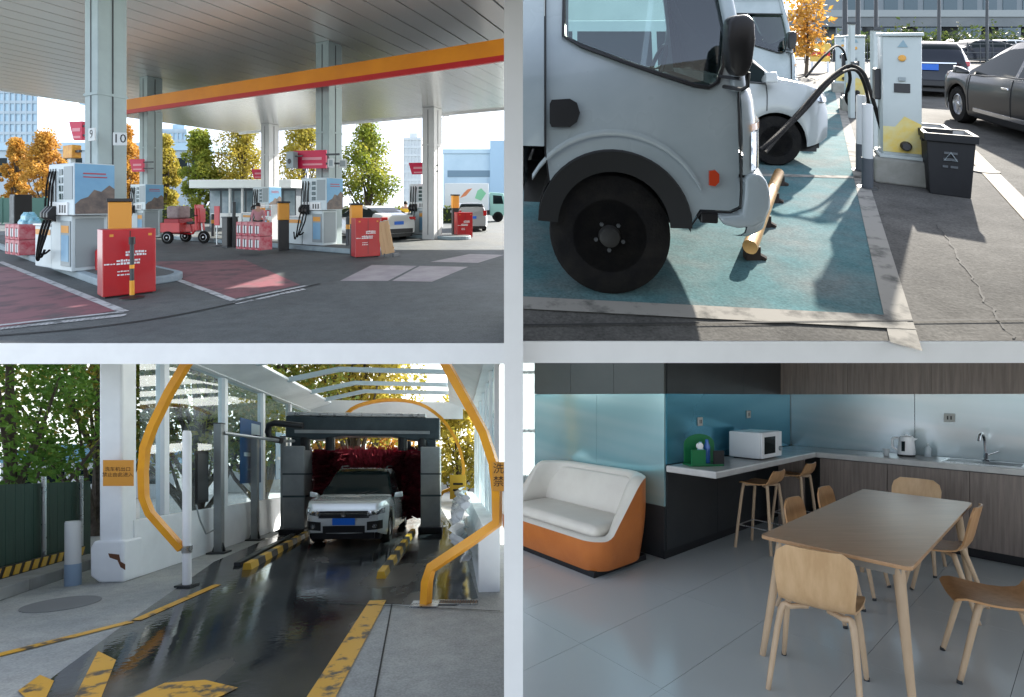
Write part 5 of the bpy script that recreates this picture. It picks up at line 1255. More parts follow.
GA.part("beam_cover", MB().box(-1.9,1.5,-.06,.62,2.95,3.05), STEEL, bevel=.02)
for xx in (-1.5,-.9,.9,1.4): GA.part("motor", MB().lathe([(.12,2.1),(.12,2.42)],14,(xx,.1,0)), BLACK, smooth=40)
GA.part("spray_bar", MB().box(-1.7,1.6,-.1,-.04,2.52,2.6), GRY)
BRU = mat("brush_maroon", (0.16,0.007,0.02), .85, c2=(.25,.013,.03), scale=6)
rnd = random.Random(4)
def brush(c, r, h, horizontal=False, n=2600):
    mb = MB()
    for k in range(n):
        a = rnd.uniform(0, 2*math.pi); z = rnd.uniform(0, h); rr = r*rnd.uniform(.8,1.05); w = .05; dz = rnd.uniform(-.08,.02)
        d = Vector((math.cos(a), math.sin(a), 0)); q = Vector((-math.sin(a), math.cos(a), 0))*w
        pts = [d*.06 + Vector((0,0,z)), d*rr + q + Vector((0,0,z+dz)), d*rr - q + Vector((0,0,z+dz-.03))]
        if horizontal: pts = [Vector((p.z - h/2, p.x, p.y)) for p in pts]
        mb.add([p + Vector(c) for p in pts], [(0,1,2)])
    return mb
for xx in (-1.05,.98):
    b = GA.part("vertical_brush", brush((xx,.9,.35), .56, 1.75), BRU, kind=None); GA.part("brush_shaft", MB().cyl((xx,.9,.3),(xx,.9,2.4),.07,n=12), DKB, parent=b)
b = GA.part("top_brush", brush((0,1.0,1.78), .48, 2.9, True, 3600), BRU); GA.part("brush_shaft", MB().cyl((-1.5,1.0,1.78),(1.5,1.0,1.78),.07,n=12), DKB, parent=b)
for x0_, x1_, z0_ in ((-1.46,-.82,.35),(.8,1.46,.35),(-.82,.8,1.66)):
    n_ = int((x1_-x0_)/.035)
    GA.part("curtain", MB().grid([[(x0_+(x1_-x0_)*k/n_, .66+.025*math.sin(k*1.7+z*2), z) for k in range(n_+1)] for z in (z0_,(z0_+2.15)/2,2.15)]), BRU, smooth=50)

# --- silver car
SIL = mat("car_silver_blue", (0.62,0.66,0.68), .25, .4, coat=.7)
fc = Vector(BL.g(344, 547)); hd = Vector((.10,-.995)); cc = fc - hd*2.2
C = car(BL, "silver_suv", "silver car with a blue plate coming out of the wash", (cc.x, cc.y, 0), math.atan2(hd.y, hd.x), SIL, 4.4, 1.72, 1.66, 'crossover')
nose, patch = front_fascia(C, SIL)
g_ = C.part("grille", patch(-.5,.5,.60,.745,.02), BLACK)
for z in (.62,.66,.70): C.part("grille_bar", patch(-.46,.46,z,z+.012,.032,nz=1), DARKMET, parent=g_)
C.part("chrome_wing", patch(-.5,.5,.685,.705,.036,nz=1), CHROME, parent=g_); C.part("emblem", MB().lathe([(.001,.05),(.055,.055),(.06,.02)],16,(nose(0,.68)+.0,0,.68),'x'), CHROME, parent=g_)
for s in (1,-1):
    h_ = C.part("headlamp", patch(s*.46, s*.79, .63, .74, .03, .2), LAMPG, smooth=50)
    C.part("headlamp_lens", MB().lathe([(.001,.06),(.04,.055),(.05,.02)],14,(nose(s*.6,.70)+.0,s*.6,.71),'x'), CHROME, parent=h_, smooth=50)
    f = C.part("fog_lamp_surround", patch(s*.46, s*.76, .34, .52, .018, .1), BLACK); C.part("fog_lamp", MB().lathe([(.001,.045),(.045,.04),(.05,.02)],14,(nose(s*.62,.43)+.0,s*.62,.43),'x'), LAMPG, parent=f)
    C.part("wiper", MB().tube([(.50*2.2,s*.1+.1,1.03),(.42*2.2,s*.1+.5,1.14)],.01,5), BLACK)
C.part("lower_intake", patch(-.42,.42,.3,.44,.018), BLACK); C.part("skid_plate", patch(-.36,.36,.24,.3,.024), SIL)
C.part("number_plate", patch(-.22,.22,.46,.6,.045,nz=1), PLATE)

# --- wheel guides, drain
def guide(a, b, label, n=11):
    a, b = Vector(a), Vector(b); L_ = (b-a).length; t = Thing(BL, "wheel_guide", label, "guide rail", (a.x, a.y, 0), math.atan2(b.y-a.y, b.x-a.x), "striped wheel guides in the wash")
    for k in range(n): t.part("stripe", MB().prism([(-.07,0),(.07,0),(.05,.11),(-.05,.11)], 'x', L_*k/n, L_*(k+1)/n), mat("guide_yellow",(0.55,0.33,0.04),.45) if k % 2 == 0 else BLACK)
guide(BL.g(247,570), BL.g(306,536), "yellow and black wheel guide left of the silver car"); guide(BL.g(381,579), BL.g(413,533), "yellow and black wheel guide right of the silver car")
a, b = Vector(BL.g(237,566)), Vector(BL.g(299,533)); t = Thing(BL, "drive_track", "dark steel track beside the left wheel guide", "track", (a.x,a.y,0), math.atan2(b.y-a.y, b.x-a.x), single=True)
t.part("drive_track", MB().box(0,(b-a).length,-.05,.05,0,.06), DARKMET, bevel=.006)
a = BL.g(420,603); t = Thing(BL, "drain_grate", "rusty drain grate at the foot of the orange hoop", "grate", (a[0],a[1],0), 0)
GW = BL.g(478,603)[0]-a[0]
t.part("frame", MB().box(0,GW,-.09,-.07,.0,.016).box(0,GW,.07,.09,.0,.016), STEEL); t.part("pit", MB().box(0,GW,-.07,.07,.008,.010), BLACK)
for k in range(22): t.part("bar", MB().box(GW*k/22,GW*k/22+.014,-.07,.07,.0,.018), mat("rusty_steel",(0.2,0.13,0.09),.7))

# --- posts, pipe and arm along the left wall
for px, py, top, lab in ((219,553,424,"grey steel post nearest along the glazed wall"),(255,540,436,"grey steel post under the blue poster"),(284,531,437,"grey steel post below the black arm")):
    x, y = BL.g(px, py); hh = EYE + (470-top)*y/F; t = Thing(BL, "steel_post", lab, "post", (x, y, 0), AY, "steel posts along the glazed wall")
    t.part("shaft", MB().box(-.07,.07,-.07,.07,0,hh), GRY, bevel=.01); t.part("base_plate", MB().box(-.16,.16,-.16,.16,0,.03).prism([(-.12,.03),(.12,.03),(.07,.2),(-.07,.2)],'y',-.02,.02), DARKMET); t.part("cap", MB().box(-.08,.08,-.08,.08,hh,hh+.02), DARKMET)
def pipe(name, label, pts, r, m, cat="pipe"):
    P_ = [BL.at(*p) for p in pts]; q = P_[0]; t = Thing(BL, name, label, cat, q, single=True); t.part(name, MB().tube([(a-q[0],b-q[1],c-q[2]) for a,b,c in P_], r, 8), m, smooth=50)
pipe("water_pipe", "thin grey pipe running between the steel posts", [(224,433,9.1),(252,437,9.9),(284,441,11.2),(294,441,11.6)], .035, GRY)
pipe("spray_arm", "black folded spray arm at the left of the gantry", [(282,441,11.0),(270,438,11.0),(268,432,11.0),(269,425,11.0),(275,423,11.0),(303,426,11.0)], .075, BLACK, "arm")
pipe("hose_loop", "thin hose drooping on the white kick wall", [(196,505,8.55),(200,520,8.5),(206,534,8.6),(214,530,8.9)], .015, GRY, "hose")
# --- posters on the glass
def onwall(px0, px1, z0, z1, name, label, cat, m, deco=None, off=.03):
    y0, y1 = wy(px0), wy(px1); x0 = A0[0]-.121*(y0-A0[1])+off
    t = Thing(BL, name, label, cat, (x0, y0, z0), AY + R(90)); L_ = (y1-y0)/.993
    t.part("sheet", MB().box(0,L_,-.0,.012,0,z1-z0), m); 
    if deco: deco(t, L_, z1-z0)
def dec1(t, L_, h):
    t.part("white_print", MB().box(L_*.55,L_*.9,-.006,-.001,h*.78,h*.93), mat("poster_pale",(0.4,0.5,0.55),.5))
    t.part("pale_print", MB().box(L_*.3,L_*.85,-.006,-.001,h*.2,h*.24), mat("poster_mid",(0.1,0.2,0.3),.5))
POB = mat("poster_blue",(0.012,0.06,0.16),.4,c2=(.02,.085,.2),scale=2)
def dec0(t, L_, h): t.part("white_print", MB().box(L_*.15,L_*.6,-.006,-.001,h*.42,h*.48).box(L_*.5,L_*.92,-.006,-.001,h*.76,h*.95), mat("poster_pale",(0.4,0.5,0.55),.5)); t.part("pale_print", MB().box(L_*.3,L_*.85,-.006,-.001,h*.2,h*.23), mat("poster_mid",(0.1,0.2,0.3),.5))
onwall(237, 258, 1.3, 2.75, "wall_poster", "large dark blue poster hanging on the glazed wall", "poster", POB, dec0)
onwall(273, 283, 1.35, 2.6, "wall_poster", "small light blue poster behind the black arm", "poster", mat("poster_light",(0.1,0.26,0.4),.4), dec0)
onwall(190, 203, 1.0, 1.95, "control_box", "black control box on the glazed wall by the white post", "control box", BLACK, lambda t, L_, h: t.part("panel", MB().box(.04,L_-.04,-.012,-.002,.05,h-.05), DARKMET), .06)

# --- left verge
x, y = BL.g(73, 585); t = Thing(BL, "bollard", "white bollard with a blue grey foot at the left kerb", "bollard", (x, y, 0))
t.part("upper_tube", MB().lathe([(.088,.3),(.088,.86),(.08,.89),(.001,.895)], 24), mat("bollard_white",(0.7,0.72,0.73),.4), smooth=40); t.part("lower_sleeve", MB().lathe([(.092,0),(.092,.3)], 24), mat("bollard_blue",(0.2,0.28,0.38),.5), smooth=40)
k0, k1 = Vector(BL.g(-60,622)), Vector(BL.g(112,562)); kd = (k1-k0); KL = kd.length; ky = math.atan2(kd.y, kd.x)
t = Thing(BL, "kerb", "concrete kerb with a black and yellow edge along the fence", "kerb", (k0.x, k0.y, 0), ky)
for k in range(5): t.part("kerb_stone", MB().box(KL*k/5+.004,KL*(k+1)/5-.004,0,.35,0,.16), mat("kerb_stone",(0.26,0.27,0.27),.8,c2=(.2,.2,.2),scale=3), bevel=.012)
for k in range(18): t.part("edge_stripe", MB().prism([(KL*k/18,.16),(KL*(k+.5)/18,.16),(KL*(k+.85)/18,.29),(KL*(k+.35)/18,.29)],'y',.37,.385), mat("guide_yellow",(0.55,0.33,0.04),.45))
t.part("edge_board", MB().box(0,KL,.386,.42,.05,.3), BLACK)
t = Thing(BL, "green_fence", "dark green fence at the left below the tree", "fence", (k0.x-kd.y/KL*.5, k0.y+kd.x/KL*.5, 0), ky)
FG = mat("fence_dark_green",(0.012,0.035,0.025),.6,c2=(.02,.05,.035),scale=4,stretch=(8,8,.6))
for k in range(26): t.part("fence_board", MB().box(-1+(KL+1.4)*k/26+.003,-1+(KL+1.4)*(k+1)/26-.003,0,.02,.05,1.4), FG)
for k in (0,.36,.72,1): t.part("fence_post", MB().cyl((KL*k,-.06,0),(KL*k,-.06,1.5),.03,n=8), STEEL, smooth=40)
LP = leafmat("plane_tree_leaves", [(0.04,0.11,0.02),(0.09,0.2,0.035),(0.16,0.28,0.045),(0.34,0.28,0.05)], .9)
LB = leafmat("turning_leaves", [(0.06,0.13,0.03),(0.14,0.22,0.05),(0.34,0.32,0.06),(0.5,0.26,0.05)], .8)
LA = leafmat("amber_leaves", [(0.2,0.09,0.02),(0.4,0.2,0.04),(0.45,0.28,0.05)], .8)
def bl_tree(px, Y, h, r, m_, lab, n, size, seed, th=.3, lobes=40):
    tree(BL, "plane_tree", lab, ((px-CX)*Y/F, Y, 0), h, r, None, m_, BARK, n=n, size=size, trunk_h=th, point=.8, seed=seed, group="trees around the car wash", limit=CAP, lobes=lobes)
bl_tree(8, 8.6, 5.0, 1.75, LP, "dark green tree at the left edge over the green fence", 6200, .068, 61, .28, 30)
bl_tree(96, 11.5, 6.0, 1.9, LB, "tree with turning leaves behind the white corner pillar", 9000, .078, 62, .34, 44)
bl_tree(196, 12.6, 6.5, 2.1, LB, "tree with turning leaves seen through the nearest glass panes", 8500, .085, 63, .3, 44)
bl_tree(262, 17, 8.5, 2.7, LB, "tall tree seen through the far glass panes", 8500, .11, 64, .25, 44)
bl_tree(352, 20, 9.6, 3.1, LY, "yellow green tree rising over the roof beams", 8500, .13, 65, .35, 44)
bl_tree(366, 24, 5.2, 2.6, LA, "amber tree seen under the gantry beam", 3200, .17, 66, .2, 30)
bl_tree(456, 24, 5.0, 1.7, LY, "small yellow green tree beyond the right wall", 2600, .15, 67, .2, 30)
t = Thing(BL, "low_house", "low pale house with a blue roof beyond the fence", "building", ((70-CX)*27/F, 27, 0), 0)
t.part("wall", MB().box(-4,6,0,4,0,2.0), mat("house_white",(0.6,0.62,0.62),.6)); t.part("roof", MB().prism([(-.4,2.0),(4.4,2.0),(2,3.2)],'x',-4.3,6.3), mat("house_blue",(0.1,0.24,0.36),.5))
for k in range(5): t.part("window", MB().box(-3.4+k*1.9,-2.2+k*1.9,-.04,0,.8,1.6), CARGLASS)
t = Thing(BL, "boundary_wall", "long pale wall in the distance beyond the car wash", "wall", (-7, 34, 0), 0)
t.part("wall", MB().box(-30,6.6,0,.3,0,1.7), mat("far_wall",(0.5,0.53,0.54),.7)); t.part("coping", MB().box(-30,6.65,-.05,.35,1.7,1.8), mat("far_coping",(0.3,0.34,0.36),.7))
# ================================================================== rest room with a kitchen
K0 = Vector((1.49,4.585)); EX = Vector((.78,.625)); NY = Vector((-.625,.78)); KY = math.atan2(.625,.78)
def kb(x, y, z=0): p = K0 + EX*x + NY*y; return (p.x, p.y, z)
TILE = mat("floor_tile_grey", (0.5,0.54,0.54), .17, c2=(.53,.57,.57), scale=.5, detail=1.5, mixlo=.2, mixhi=.8, spec=.4)
GROUT = mat("grout", (0.09,0.1,0.105), .9)
fl = struct(BR, "floor", MB().poly([(.02,2.2,-.004),(9,2.2,-.004),(12,9.5,-.004),(.02,9.5,-.004)]), GROUT)
tt = Thing(BR, "floor_tiles", None, None, (K0.x, K0.y, 0), KY)
bpy.data.objects.remove(tt.root)
class FloorTiles(Thing):
    def __init__(s): s.site = BR; s.yaw = KY; s.single = False; s.root = fl; s.objs = []; s.loc = (0,0,0)
ft = FloorTiles(); tm = None
TX, TYS = 1.2, .6
base = BR.w((K0.x, K0.y, 0)) - fl.location
for i in range(-5, 4):
    for j in range(-9, 6):
        x0 = -1.783 + i*TX; y0 = -1.153 + j*TYS
        cs_ = [K0 + EX*(x0+a) + NY*(y0+b) for a in (0,TX) for b in (0,TYS)]
        if max(c.x for c in cs_) < .05 or max(c.y for c in cs_) < 2.25: continue
        cut = min(c.x for c in cs_) < .03 or min(c.y for c in cs_) < 2.21
        if x0 > 3 or y0 > 4: continue
        mb = MB().box(.0012,TX-.0012,.0012,TYS-.0012,-.003,.0)
        if cut:                                     # tiles trimmed along the party line and the front edge
            bm = bmesh.new(); vv = [bm.verts.new(p) for p in mb.v]
            for f in mb.f: bm.faces.new([vv[q] for q in f])
            for nx, ny, d0 in ((1,0,.03),(0,1,2.21)):
                n_ = Vector((nx*EX.x + ny*EX.y, nx*NY.x + ny*NY.y, 0)); q0 = d0 - nx*(K0.x + EX.x*x0 + NY.x*y0) - ny*(K0.y + EX.y*x0 + NY.y*y0)
                bmesh.ops.bisect_plane(bm, geom=bm.verts[:]+bm.edges[:]+bm.faces[:], plane_co=n_*q0/n_.length_squared, plane_no=n_, clear_inner=True)
            bm.verts.index_update(); mb = MB().add([v.co[:] for v in bm.verts], [[v.index for v in f.verts] for f in bm.faces]); bm.free()
            if len(mb.f) < 2: continue
            o = ft.part("tile", mb, TILE)
        elif tm is None: o = ft.part("tile", mb, TILE); tm = o.data
        else: o = ft.part("tile", tm, None)
        o.location = base + ft.off((x0, y0, 0))
WALLD = mat("dark_panel", (0.022,0.024,0.026), .35, c2=(.03,.032,.034), scale=2)
WALLG = mat("charcoal_laminate", (0.07,0.08,0.078), .5, c2=(.08,.09,.088), scale=2)
def steelglass(name, c, c2):
    return mat(name, c, .2, .7, c2=c2, scale=1.6, mixlo=.3, mixhi=.7, detail=1.5, stretch=(.12,.12,2.6))
SPL = steelglass("reflection_teal_backsplash", (0.6,0.82,0.85), (0.36,0.66,0.72)); SPL2 = steelglass("blue_backsplash", (0.16,0.44,0.56), (0.08,0.32,0.45)); SPL3 = steelglass("reflection_pale_backsplash", (0.9,0.95,0.96), (0.6,0.78,0.83))  # window reflections on the metal are put into the pale colours
WOODG = mat("grey_walnut", (0.23,0.185,0.16), .5, c2=(.15,.12,.105), scale=3, stretch=(14,14,.7), detail=6)
CTOP = mat("pale_quartz", (0.5,0.49,0.47), .22, c2=(.44,.43,.42), scale=9)
def box_at(t, name, x0, x1, y0, y1, z0, z1, m, **kw): return t.part(name, MB().box(x0,x1,y0,y1,z0,z1), m, **kw)
t = Thing(BR, "wall_block", "dark wall block clad with teal metal panels behind the sofa", "wall", (K0.x, K0.y, 0), KY)
box_at(t, "core", .02, 3.4, .02, 1.9, .0, 2.7, WALLD)
box_at(t, "plinth", .015, 2.4, .012, .03, .0, .09, BLACK)
for a, b in ((.0,.62),(.62,1.26),(1.26,1.905)):
    box_at(t, "upper_panel", -.012, .02, a+.002, b-.002, 1.625, 2.7, WALLG)
    box_at(t, "lower_panel", -.006, .02, a+.002, b-.002, .09, .52, WALLD)
for a, b in ((0,.86),(.86,1.905)): box_at(t, "metal_panel", -.008, .02, a+.0015, b-.0015, .523, 1.622, SPL)
for a, b in ((0.0,1.6),(1.6,2.96)):
    box_at(t, "metal_panel", a+.0015+(.022 if a == 0 else 0), b-.0015, -.008, .018, .93, 1.622, SPL2)
    box_at(t, "upper_panel", a+.002+(.022 if a == 0 else 0), b-.002, -.014, .018, 1.625, 2.7, WALLD)
for k in range(3): box_at(t, "lower_panel", .024+k*.98, .024+(k+1)*.98-.004, -.008, .018, .09, .86, WALLD)
t = Thing(BR, "kitchen_unit", "fitted kitchen with grey walnut cabinets and a pale L shaped worktop", "kitchen", (K0.x, K0.y, 0), KY)
box_at(t, "worktop", -.0, 2.36, -.52, -.012, .86, .925, CTOP, bevel=.012); box_at(t, "worktop", 2.36, 2.972, -3.8, -.012, .86, .925, CTOP, bevel=.012)
for k in range(5): box_at(t, "cabinet_door", 2.40, 2.42, -.55-(k+1)*.65+.002, -.55-k*.65-.002, .1, .85, WOODG)
box_at(t, "cabinet_carcass", 2.42, 2.97, -3.8, -.55, .1, .855, WALLD); box_at(t, "plinth", 2.46, 2.97, -3.8, -.55, 0, .1, BLACK)
box_at(t, "worktop_leg", 2.1, 2.14, -.48, -.2, 0, .86, WOODG)
for k in range(5): box_at(t, "wall_cabinet_door", 2.64, 2.66, -(k+1)*.76+.0, -k*.76-.003, 1.62, 2.7, WOODG)
box_at(t, "wall_cabinet", 2.66, 2.97, -3.8, -.0, 1.625, 2.7, WALLD)
t2 = Thing(BR, "wall", None, None, (K0.x, K0.y, 0), KY, kind="structure")
box_at(t2, "back_wall", 2.995, 3.1, -4.2, .02, 0, 2.75, WALLG)
for a, b in ((-1.32,-.0),(-2.6,-1.323),(-3.9,-2.603)): box_at(t2, "metal_panel", 2.98, 2.994, a+.0015, b-.0015, .925, 1.63, SPL3)
struct(BR, "ceiling", MB().box(.02,11,4.1,9.5,2.76,2.82), mat("ceiling_white",(0.85,0.85,0.85),.8))
# sockets
for x_, y_, z_, yw, lab in ((.62,-.012,1.33,0,"small wall socket above the green rack"),(1.72,-.012,1.38,0,"wall socket above the microwave"),(2.976,-1.62,1.36,-90,"wall socket left of the tap")):
    q = Thing(BR, "wall_socket", lab, "socket", kb(x_, y_, z_), KY + R(yw)); q.part("plate", MB().box(-.045,.045,-.012,0,-.045,.045), mat("socket_grey",(0.4,0.4,0.38),.4), bevel=.004); q.part("outlet", MB().box(-.02,-.008,-.014,-.011,-.02,.02).box(.008,.02,-.014,-.011,-.02,.02), BLACK)
# window at the far left
t = Thing(BR, "tall_window", "tall bright window at the far left beside the wall block", "window", (.1,8.4,0), 0)
for x_ in (0,.52,1.04): t.part("frame", MB().box(x_,x_+.05,0,.06,0,2.7), WHITE)
for z_ in (.0,.95,2.0): t.part("rail", MB().box(.05,1.04,.01,.05,z_,z_+.05), WHITE)
t.part("pane", MB().poly([(.05,.03,.05),(.52,.03,.05),(.52,.03,2.7),(.05,.03,2.7)]), GP); t.part("pane", MB().poly([(.57,.03,.05),(1.04,.03,.05),(1.04,.03,2.7),(.57,.03,2.7)]), GP)
cg = [[(.02+.02*k, -.15+.03*math.sin(k*1.3), z) for k in range(20)] for z in (0.02,1.3,2.65)]
t.part("sheer_curtain", MB().grid(cg), mat("sheer_white",(0.8,0.8,0.78),.8,trans=0,alpha=.55), smooth=60)

# --- sofa
ORL = mat("orange_leather", (0.55,0.17,0.04), .38, c2=(.47,.135,.032), scale=3, bump=.12, bscale=90); CRL = mat("cream_leather", (0.7,0.66,0.58), .4, c2=(.62,.57,.5), scale=2, bump=.12, bscale=70)
t = Thing(BR, "tub_sofa", "orange and cream leather tub sofa against the teal wall", "sofa", kb(-.95, .02), KY)
D_, L_ = .9, 1.46                                  # depth along x (front at 0), length along y
def ring_pts(off, n=10):
    pts = []; rb_, rf_ = .36 - off*.6, .2 - off*.5
    for cx_, cy_, a0, r in ((rf_+off, off+rf_, 180, rf_), (D_-rb_-off, off+rb_, 270, rb_), (D_-rb_-off, L_-off-rb_, 0, rb_), (rf_+off, L_-off-rf_, 90, rf_)):
        for k in range(n+1):
            a = R(a0 + 90*k/n); pts.append((cx_ + r*math.cos(a), cy_ + r*math.sin(a)))
    return pts
def top_h(x):
    u = max(0, min(1, (x-.1)/(D_-.32))); u = u*u*(3-2*u); return .33 + .49*u
outer = ring_pts(0.0); inner = ring_pts(.1)
R0 = []
for z_ in (0, .05, .12, .3, .5, .7, .85, 1.0):
    k_ = .86 + .16*math.sin(min(1, z_*1.1+.12)*math.pi*.55)
    R0.append([((x-D_/2)*k_ + D_/2, (y-L_/2)*(.45+.55*k_) + L_/2, .05 + (top_h(x)-.05)*z_) for x, y in outer])
t.part("shell", MB().rings(R0, True, False), ORL, smooth=60)
rim = [R0[-1]] + [[(a[0]*(1-q)+xi*q, a[1]*(1-q)+yi*q, a[2]+.028*math.sin(math.pi*q)) for a, (xi, yi) in zip(R0[-1], inner)] for q in (.2,.4,.6,.8,1.0)] + [[(xi-.02 if xi > .3 else xi, yi, .24) for xi, yi in inner]]
t.part("lining", MB().rings(rim, True, False), CRL, smooth=70)
t.part("seat_cushion", MB().box(.09, D_-.16, .11, L_-.11, .24, .44), CRL, bevel=.07, seg=4, smooth=60)
t.part("back_cushion", MB().prism([(D_-.3,.42),(D_-.12,.42),(D_-.07,.78),(D_-.13,.8),(D_-.24,.6)], 'y', .12, L_-.12), CRL, bevel=.04, seg=3, smooth=60)
t.part("base", MB().box(.06,D_-.08,.1,L_-.1,0,.055), BLACK)

# --- table and chairs
OAK = mat("oak_top", (0.5,0.3,0.165), .3, c2=(.42,.24,.125), scale=2.5, stretch=(1.2,14,14), detail=7); OAKL = mat("pale_oak_leg", (0.5,0.36,0.24), .45, c2=(.44,.31,.2), scale=4, stretch=(6,6,.8))
PLY = mat("plywood_honey", (0.52,0.29,0.14), .38, c2=(.43,.23,.1), scale=3, stretch=(9,9,1)); PLYL = mat("plywood_pale", (0.62,0.41,0.23), .4, c2=(.54,.34,.18), scale=3, stretch=(9,9,1)); EDGE = mat("ply_edge", (0.6,0.45,0.28), .5)
c0 = Vector((1.49,2.83)); c2_ = Vector((3.77,3.84)); te = Vector((.765,.643)).normalized()
tc_ = (c0 + Vector((1.95,2.34)) + Vector((3.18,4.25)) + c2_)/4
t = Thing(BR, "dining_table", "long oak dining table with slim round legs", "table", (tc_.x, tc_.y, 0), math.atan2(te.y, te.x))
TLn, TWn = 1.11, .36
t.part("tabletop", MB().prism(rrect(-TLn, TLn, -TWn, TWn, .035), 'z', .728, .75), OAK, bevel=.004)
t.part("apron", MB().box(-TLn+.12,TLn-.12,-TWn+.06,-TWn+.08,.665,.727).box(-TLn+.12,TLn-.12,TWn-.08,TWn-.06,.665,.727).box(-TLn+.1,-TLn+.12,-TWn+.06,TWn-.06,.665,.727).box(TLn-.12,TLn-.1,-TWn+.06,TWn-.06,.665,.727), mat("apron_metal",(0.3,0.29,0.27),.4,.4))
for sx in (-1,1):
    for sy in (-1,1): t.part("leg", MB().cyl((sx*(TLn-.13),sy*(TWn-.08),.727),(sx*(TLn-.04),sy*(TWn+.0),0),.028,.017,16), OAKL, smooth=40)
def chair(label, x, y, f, m=PLY):
    f = Vector(f).normalized(); t = Thing(BR, "dining_chair", label, "chair", (x, y, 0), math.atan2(f.y, f.x) - R(90), "plywood chairs round the table")
    prof = spline([(-.235,.80),(-.215,.70),(-.195,.60),(-.175,.52),(-.13,.462),(-.04,.438),(.08,.44),(.17,.452),(.205,.44)], 5)if False else [Vector((a,b,0)) for a,b in ((-.238,.80),(-.23,.76),(-.218,.70),(-.207,.64),(-.196,.58),(-.183,.53),(-.16,.488),(-.12,.46),(-.06,.444),(0,.438),(.07,.441),(.13,.449),(.17,.453),(.2,.445),(.212,.43))]
    def width(i):
        if i == 0: return .125
        if i == 1: return .172
        if i == 2: return .186
        if i < 6: return .188 - .004*(i-2)
        if i < 9: return .175
        return [.185,.195,.2,.2,.196,.185][i-9]
    G = []
    for i, p in enumerate(prof):
        w = width(i); row = []
        for j in range(9):
            u = -1 + j/4; bow = .022*(u*u) if i < 7 else 0; dip = .012*(u*u) if i >= 7 else 0
            row.append((w*u, p.x + bow, p.y + dip))
        G.append(row)
    t.part("shell", MB().grid(G), m, smooth=60, solid=.012)
    for sx in (-1,1):
        for yk, yf, nm in ((.12,.2,"leg"),(-.12,-.245,"leg")):
            s_ = 1 if yk > 0 else -1
            t.part("leg", MB().tube(spline([(sx*.05,yk*.3,.428),(sx*.12,yk*.8,.428),(sx*.165,yk*1.0,.40),(sx*.205,yf*1.0,.0)], 4), [.015]*3+[.016]*2+[.017]*4+[.016,.015,.014,.0125], 10), OAKL, smooth=50)
        t.part("foot", MB().cyl((sx*.205,.2,0),(sx*.204,.199,.02),.014,n=10), DARKMET)
    return t
chair("plywood chair nearest the camera with its back turned", 1.71, 2.62, (.64,.77), PLYL)
chair("plywood chair on the left side of the table, nearer one", 2.33, 3.52, (.625,-.78))
chair("plywood chair on the left side of the table, farther one", 2.87, 3.96, (.625,-.78))
chair("pale plywood chair at the far end of the table", 3.75, 4.42, (-.78,-.625), PLYL)
chair("plywood chair pushed under the right side of the table", 3.27, 3.60, (-.625,.78))
chair("plywood chair at the right edge with only its seat showing", 2.77, 2.68, (-.84,.54))
def stool(label, x_, y_):
    p = kb(x_, y_); t = Thing(BR, "bar_stool", label, "stool", p, KY, "two stools under the worktop")
    G = []
    for yy, zz, w in ((-.2,.83,.13),(-.19,.79,.165),(-.17,.73,.175),(-.13,.69,.175),(-.05,.675,.175),(.06,.675,.175),(.13,.68,.165),(.16,.67,.14)):
        G.append([(w*(-1+j/4), yy + (.015*(-1+j/4)**2 if zz > .7 else 0), zz + .01*(-1+j/4)**2) for j in range(9)])
    t.part("seat_shell", MB().grid(G), PLY, smooth=60, solid=.012)
    for sx in (-1,1):
        for sy in (-1,1): t.part("leg", MB().tube(spline([(sx*.04,sy*.04,.668),(sx*.11,sy*.1,.665),(sx*.14,sy*.125,.63),(sx*.19,sy*.18,0)],4), .015, 10), OAKL, smooth=50)
    t.part("foot_ring", MB().tube([(.165*a,.155*b,.24) for a,b in ((-1,-1),(1,-1),(1,1),(-1,1))], .007, 6, True), STEEL)
    return t
stool("bar stool nearer the sofa under the pale worktop", 1.12, -.42); stool("bar stool farther back in the corner under the worktop", 1.98, -.42)

# --- things on the worktop
MWW = mat("microwave_white", (0.74,0.74,0.75), .3)
t = Thing(BR, "microwave", "white microwave oven on the worktop", "microwave", kb(1.32, -.26, .925), KY)
t.part("case", MB().box(-.25,.25,-.17,.16,.012,.29), MWW, bevel=.012); d = t.part("door", MB().box(-.245,.12,-.19,-.171,.016,.286), MWW, bevel=.006)
t.part("door_window", MB().box(-.19,.07,-.194,-.189,.06,.24), CARGLASS, parent=d); c = t.part("control_panel", MB().box(.124,.245,-.19,-.171,.016,.286), MWW, bevel=.006); t.part("dial", MB().lathe([(.025,-.02),(.025,0)],16,(.185,-.19,.1),'y'), PUMPG, parent=c)
for sx in (-.2,.2): t.part("foot", MB().box(sx-.02,sx+.02,-.14,.12,0,.012), BLACK)
GRN = mat("green_plastic", (0.012,0.14,0.05), .35)
t = Thing(BR, "cup_rack", "round topped green rack with bottles on the worktop", "rack", kb(.3, -.22, .925), R(8))
arcp = [(-.16,0),(.16,0),(.16,.2)] + [(.16*math.cos(R(a)), .2+.1*math.sin(R(a))) for a in range(15,166,15)] + [(-.16,.2)]
t.part("back_board", MB().prism(arcp, 'y', .05, .065), GRN, bevel=.004); t.part("tray", MB().box(-.17,.17,-.1,.07,0,.02), GRN, bevel=.005); t.part("front_board", MB().box(-.165,-.02,-.1,-.085,.02,.16), GRN)
